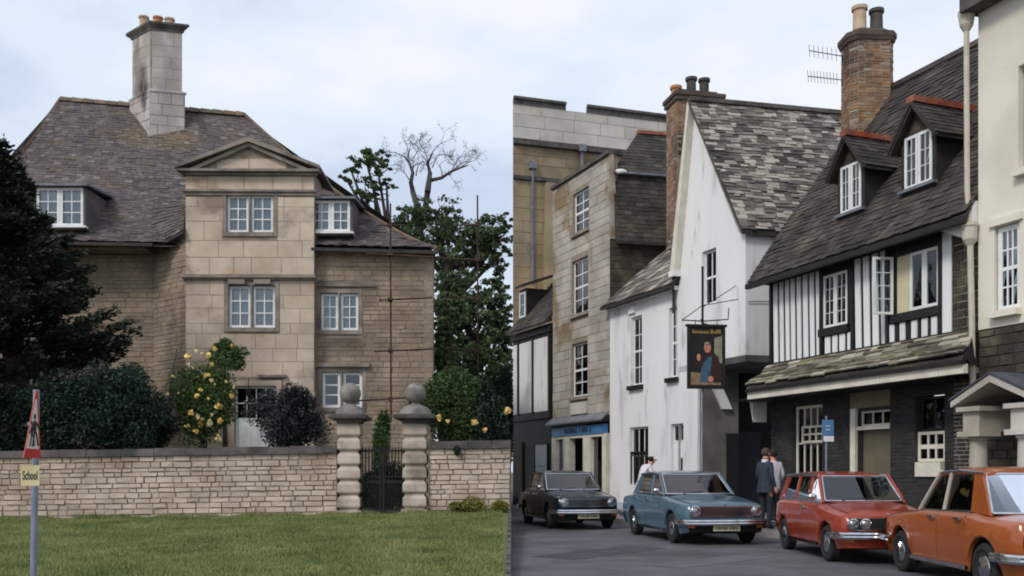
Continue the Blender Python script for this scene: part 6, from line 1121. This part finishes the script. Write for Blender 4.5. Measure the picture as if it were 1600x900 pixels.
# ------------------------------------------------------------------ people
SKINM = mat('skin', A(206, 150, 124), A(190, 130, 106), 12, .6); SUIT = mat('dark_suit', A(52, 60, 76), A(44, 50, 64), 12, .9); TROU = mat('dark_trousers', A(42, 46, 56), A(36, 40, 48), 12, .9); SHIRT = mat('white_shirt', A(220, 214, 222), A(200, 194, 204), 10, .9); SHOE = mat('dark_shoe', A(26, 24, 24), A(34, 30, 30), 8, .5)
def person(label, base, face, top, J, hairc, lean=Vector((0, 0, 0)), bald=False):
    """J: joint offsets overriding the standing pose; figure faces local +Y, turned by 'face' degrees"""
    j = dict(pel=(0, 0, .95), wai=(0, 0, 1.10), che=(0, .0, 1.31), nb=(0, -.01, 1.455), nk=(0, .0, 1.52), hl=(0, .025, 1.585), ht=(0, .012, 1.675), shL=(-.165, -.01, 1.405), shR=(.165, -.01, 1.405), elL=(-.235, -.03, 1.14), elR=(.235, -.03, 1.14), wrL=(-.245, .05, .905), wrR=(.245, .05, .905), hiL=(-.09, 0, .89), hiR=(.09, 0, .89), knL=(-.10, .03, .50), knR=(.10, .02, .50), anL=(-.105, -.02, .09), anR=(.105, -.02, .09), toL=(-.12, .13, .035), toR=(.12, .13, .035), heL=(-.10, -.05, .035), heR=(.10, -.05, .035)); j.update(J)
    r = dict(pel=(.155, .12), wai=(.145, .11), che=(.165, .118), nb=(.075, .07), nk=(.053, .055), hl=(.066, .078), ht=(.072, .088), shL=.07, shR=.07, elL=.05, elR=.05, wrL=.033, wrR=.033, hiL=.095, hiR=.095, knL=.066, knR=.066, anL=.045, anR=.045, toL=.036, toR=.036, heL=.04, heR=.04)
    E = [('pel', 'wai'), ('wai', 'che'), ('che', 'nb'), ('nb', 'nk'), ('nk', 'hl'), ('hl', 'ht')] + [(a + s, b + s) for s in 'LR' for a, b in (('sh', 'el'), ('el', 'wr'), ('hi', 'kn'), ('kn', 'an'), ('an', 'to'), ('an', 'he'))] + [('che', 'shL'), ('che', 'shR'), ('pel', 'hiL'), ('pel', 'hiR')]
    nm = list(j); me = bpy.data.meshes.new('body_tmp'); me.from_pydata([j[k] for k in nm], [(nm.index(a), nm.index(b)) for a, b in E], []); o = bpy.data.objects.new('body_tmp', me); COL.objects.link(o)
    sm = o.modifiers.new('s', 'SKIN'); o.modifiers.new('d', 'SUBSURF').levels = 2
    for i, k in enumerate(nm): v = me.skin_vertices[0].data[i]; v.radius = r[k] if isinstance(r[k], tuple) else (r[k], r[k]); v.use_root = (k == 'pel')
    em = o.evaluated_get(bpy.context.evaluated_depsgraph_get()).to_mesh(); V = [v.co.copy() for v in em.vertices]; Fc = [tuple(p.vertices) for p in em.polygons]; o.to_mesh_clear() if hasattr(o, 'to_mesh_clear') else None; bpy.data.objects.remove(o)
    m = MB(); m.add(V, Fc); J3 = {k: Vector(v) for k, v in j.items()}
    for s in 'LR':   # hand: palm, four fingers and a thumb
        w = J3['wr' + s]; d = (w - J3['el' + s]).normalized(); sd = 1 if s == 'R' else -1; side = Vector((0, 1, 0)); m.tube([w - d * .03, w + d * .04, w + d * .085], [.026, .034, .03], 8)
        for k in range(4): q = w + d * .075 + side * (.027 - k * .018); ln = (.06, .072, .068, .05)[k]; m.tube([q, q + d * ln * .55 + Vector((-sd * .006, 0, 0)), q + d * ln + Vector((-sd * .02, .004, 0))], [.0095, .0088, .006], 6)
        q = w + d * .03 + side * .03; m.tube([q, q + d * .03 + side * .025, q + d * .06 + side * .028], [.012, .011, .007], 6)
    h = (J3['hl'] + J3['ht']) / 2; ax = (J3['ht'] - J3['hl']).normalized()
    m.ball(h + Vector((0, .10, -.005)), .018, 8, 6, sq=(.8, 1.2, 1.4)); m.ball(h + Vector((.078, .0, 0)), .026, 8, 6, sq=(.4, .8, 1.2)); m.ball(h + Vector((-.078, .0, 0)), .026, 8, 6, sq=(.4, .8, 1.2))
    for p, q, rr in [('sh', 'el', 0), ('el', 'wr', 0)]: pass
    mi = []; nkz = J3['nk'] - UP * .03
    for fc in m.f:
        c = sum((Vector(m.v[i]) for i in fc), Vector()) / len(fc); dw = min((c - J3['wrL']).length, (c - J3['wrR']).length); below = min((c - J3['wrL']).dot((J3['wrL'] - J3['elL']).normalized()) if (c - J3['wrL']).length < .2 else 9, (c - J3['wrR']).dot((J3['wrR'] - J3['elR']).normalized()) if (c - J3['wrR']).length < .2 else 9)
        if (dw < .2 and below != 9 and below > -.01): k = 0
        elif (c - nkz).dot(ax) > 0 and (c - h).length < .25: k = 0
        elif c.z < .085: k = 3
        elif c.z < .84 and dw > .13: k = 2
        else: k = 1
        mi.append(k)
    m.mi = mi; rot = Matrix.Rotation(R(face), 3, 'Z'); base = Vector(base); tr = lambda mm: setattr(mm, 'v', [tuple(rot @ Vector(v) + base) for v in mm.v])
    t = thing('person', label, 'person', base); tr(m); m.build('body', [SKINM, top, TROU, SHOE], t, smooth=75)
    hm = MB(); hm.ball(h + ax * .028 + Vector((0, -.018, 0)), .103, 14, 10, sq=(.86, 1.0, .98), jit=.05); vs, fs = hm.v, hm.f
    keep = [fc for fc in fs if all((Vector(vs[i]) - h).y < (.035 if not bald else -.005) + .35 * max(0, (Vector(vs[i]) - h).z) or (Vector(vs[i]) - h).z > .085 for i in fc) and all((Vector(vs[i]) - h).z > -.075 for i in fc) and not (bald and any((Vector(vs[i]) - h).z > .09 for i in fc))]
    hm.f = keep; hm.mi = [0] * len(keep); tr(hm); hm.build('hair', mat('hair_' + hairc[0], A(*hairc[1]), A(*[v * .75 for v in hairc[1]]), 30, .8), t, smooth=75)
    em_ = MB()
    for sx in (-.03, .03): em_.ball(h + Vector((sx, .083, .012)), .011, 6, 4)
    tr(em_); em_.build('eyes', SEALM, t); mm = MB(); mm.ball(h + Vector((0, .088, -.045)), .02, 8, 4, sq=(1.1, .3, .25)); tr(mm); mm.build('mouth', mat('lip', A(150, 90, 80), A(140, 84, 76), 9, .6), t)
    if top is SUIT:   # jacket skirt, collar
        cm = MB(); K = 20; rings = []
        for z, rx, ry in ((.80, .205, .165), (.90, .20, .16), (1.02, .175, .14), (1.14, .168, .13), (1.26, .182, .135)): rings.append([Vector((rx * math.cos(a * 6.283 / K), ry * math.sin(a * 6.283 / K) + .005, z)) for a in range(K)])
        cm.add([v for rg in rings for v in rg], [(i * K + a, i * K + (a + 1) % K, (i + 1) * K + (a + 1) % K, (i + 1) * K + a) for i in range(4) for a in range(K)]); tr(cm); cm.build('jacket_skirt', SUIT, t, smooth=80)
        cl_ = MB(); cl_.lathe(J3['nb'] + Vector((0, 0, .0)), UP, [(.078, -.01), (.072, .05), (.06, .055)], 14); tr(cl_); cl_.build('shirt_collar', SHIRT, t, smooth=60)
    return t
person('man in dark suit standing between the blue and red cars', (gx(1196, 20.6), 20.6, .13), -62, SUIT, dict(elL=(-.24, .0, 1.15), wrL=(-.19, .17, .98), knR=(.10, .05, .50), ht=(0, .03, 1.672)), ('brown', (84, 66, 58)))
person('person in pale shirt half hidden behind the man in the suit', (gx(1209, 21.3), 21.35, .13), 20, SHIRT, dict(wrR=(.22, .2, 1.0)), ('dark', (44, 34, 32)))
person('man in white shirt leaning forward behind the blue car', (gx(1004, 24.2), 24.2, .13), -70, SHIRT, dict(che=(0, .10, 1.29), nb=(0, .19, 1.40), nk=(0, .23, 1.45), hl=(0, .28, 1.50), ht=(0, .29, 1.59), shL=(-.165, .13, 1.37), shR=(.165, .13, 1.37), elL=(-.23, .16, 1.10), elR=(.23, .16, 1.10), wrL=(-.2, .32, .95), wrR=(.2, .32, .95)), ('black', (34, 28, 28)), bald=True)
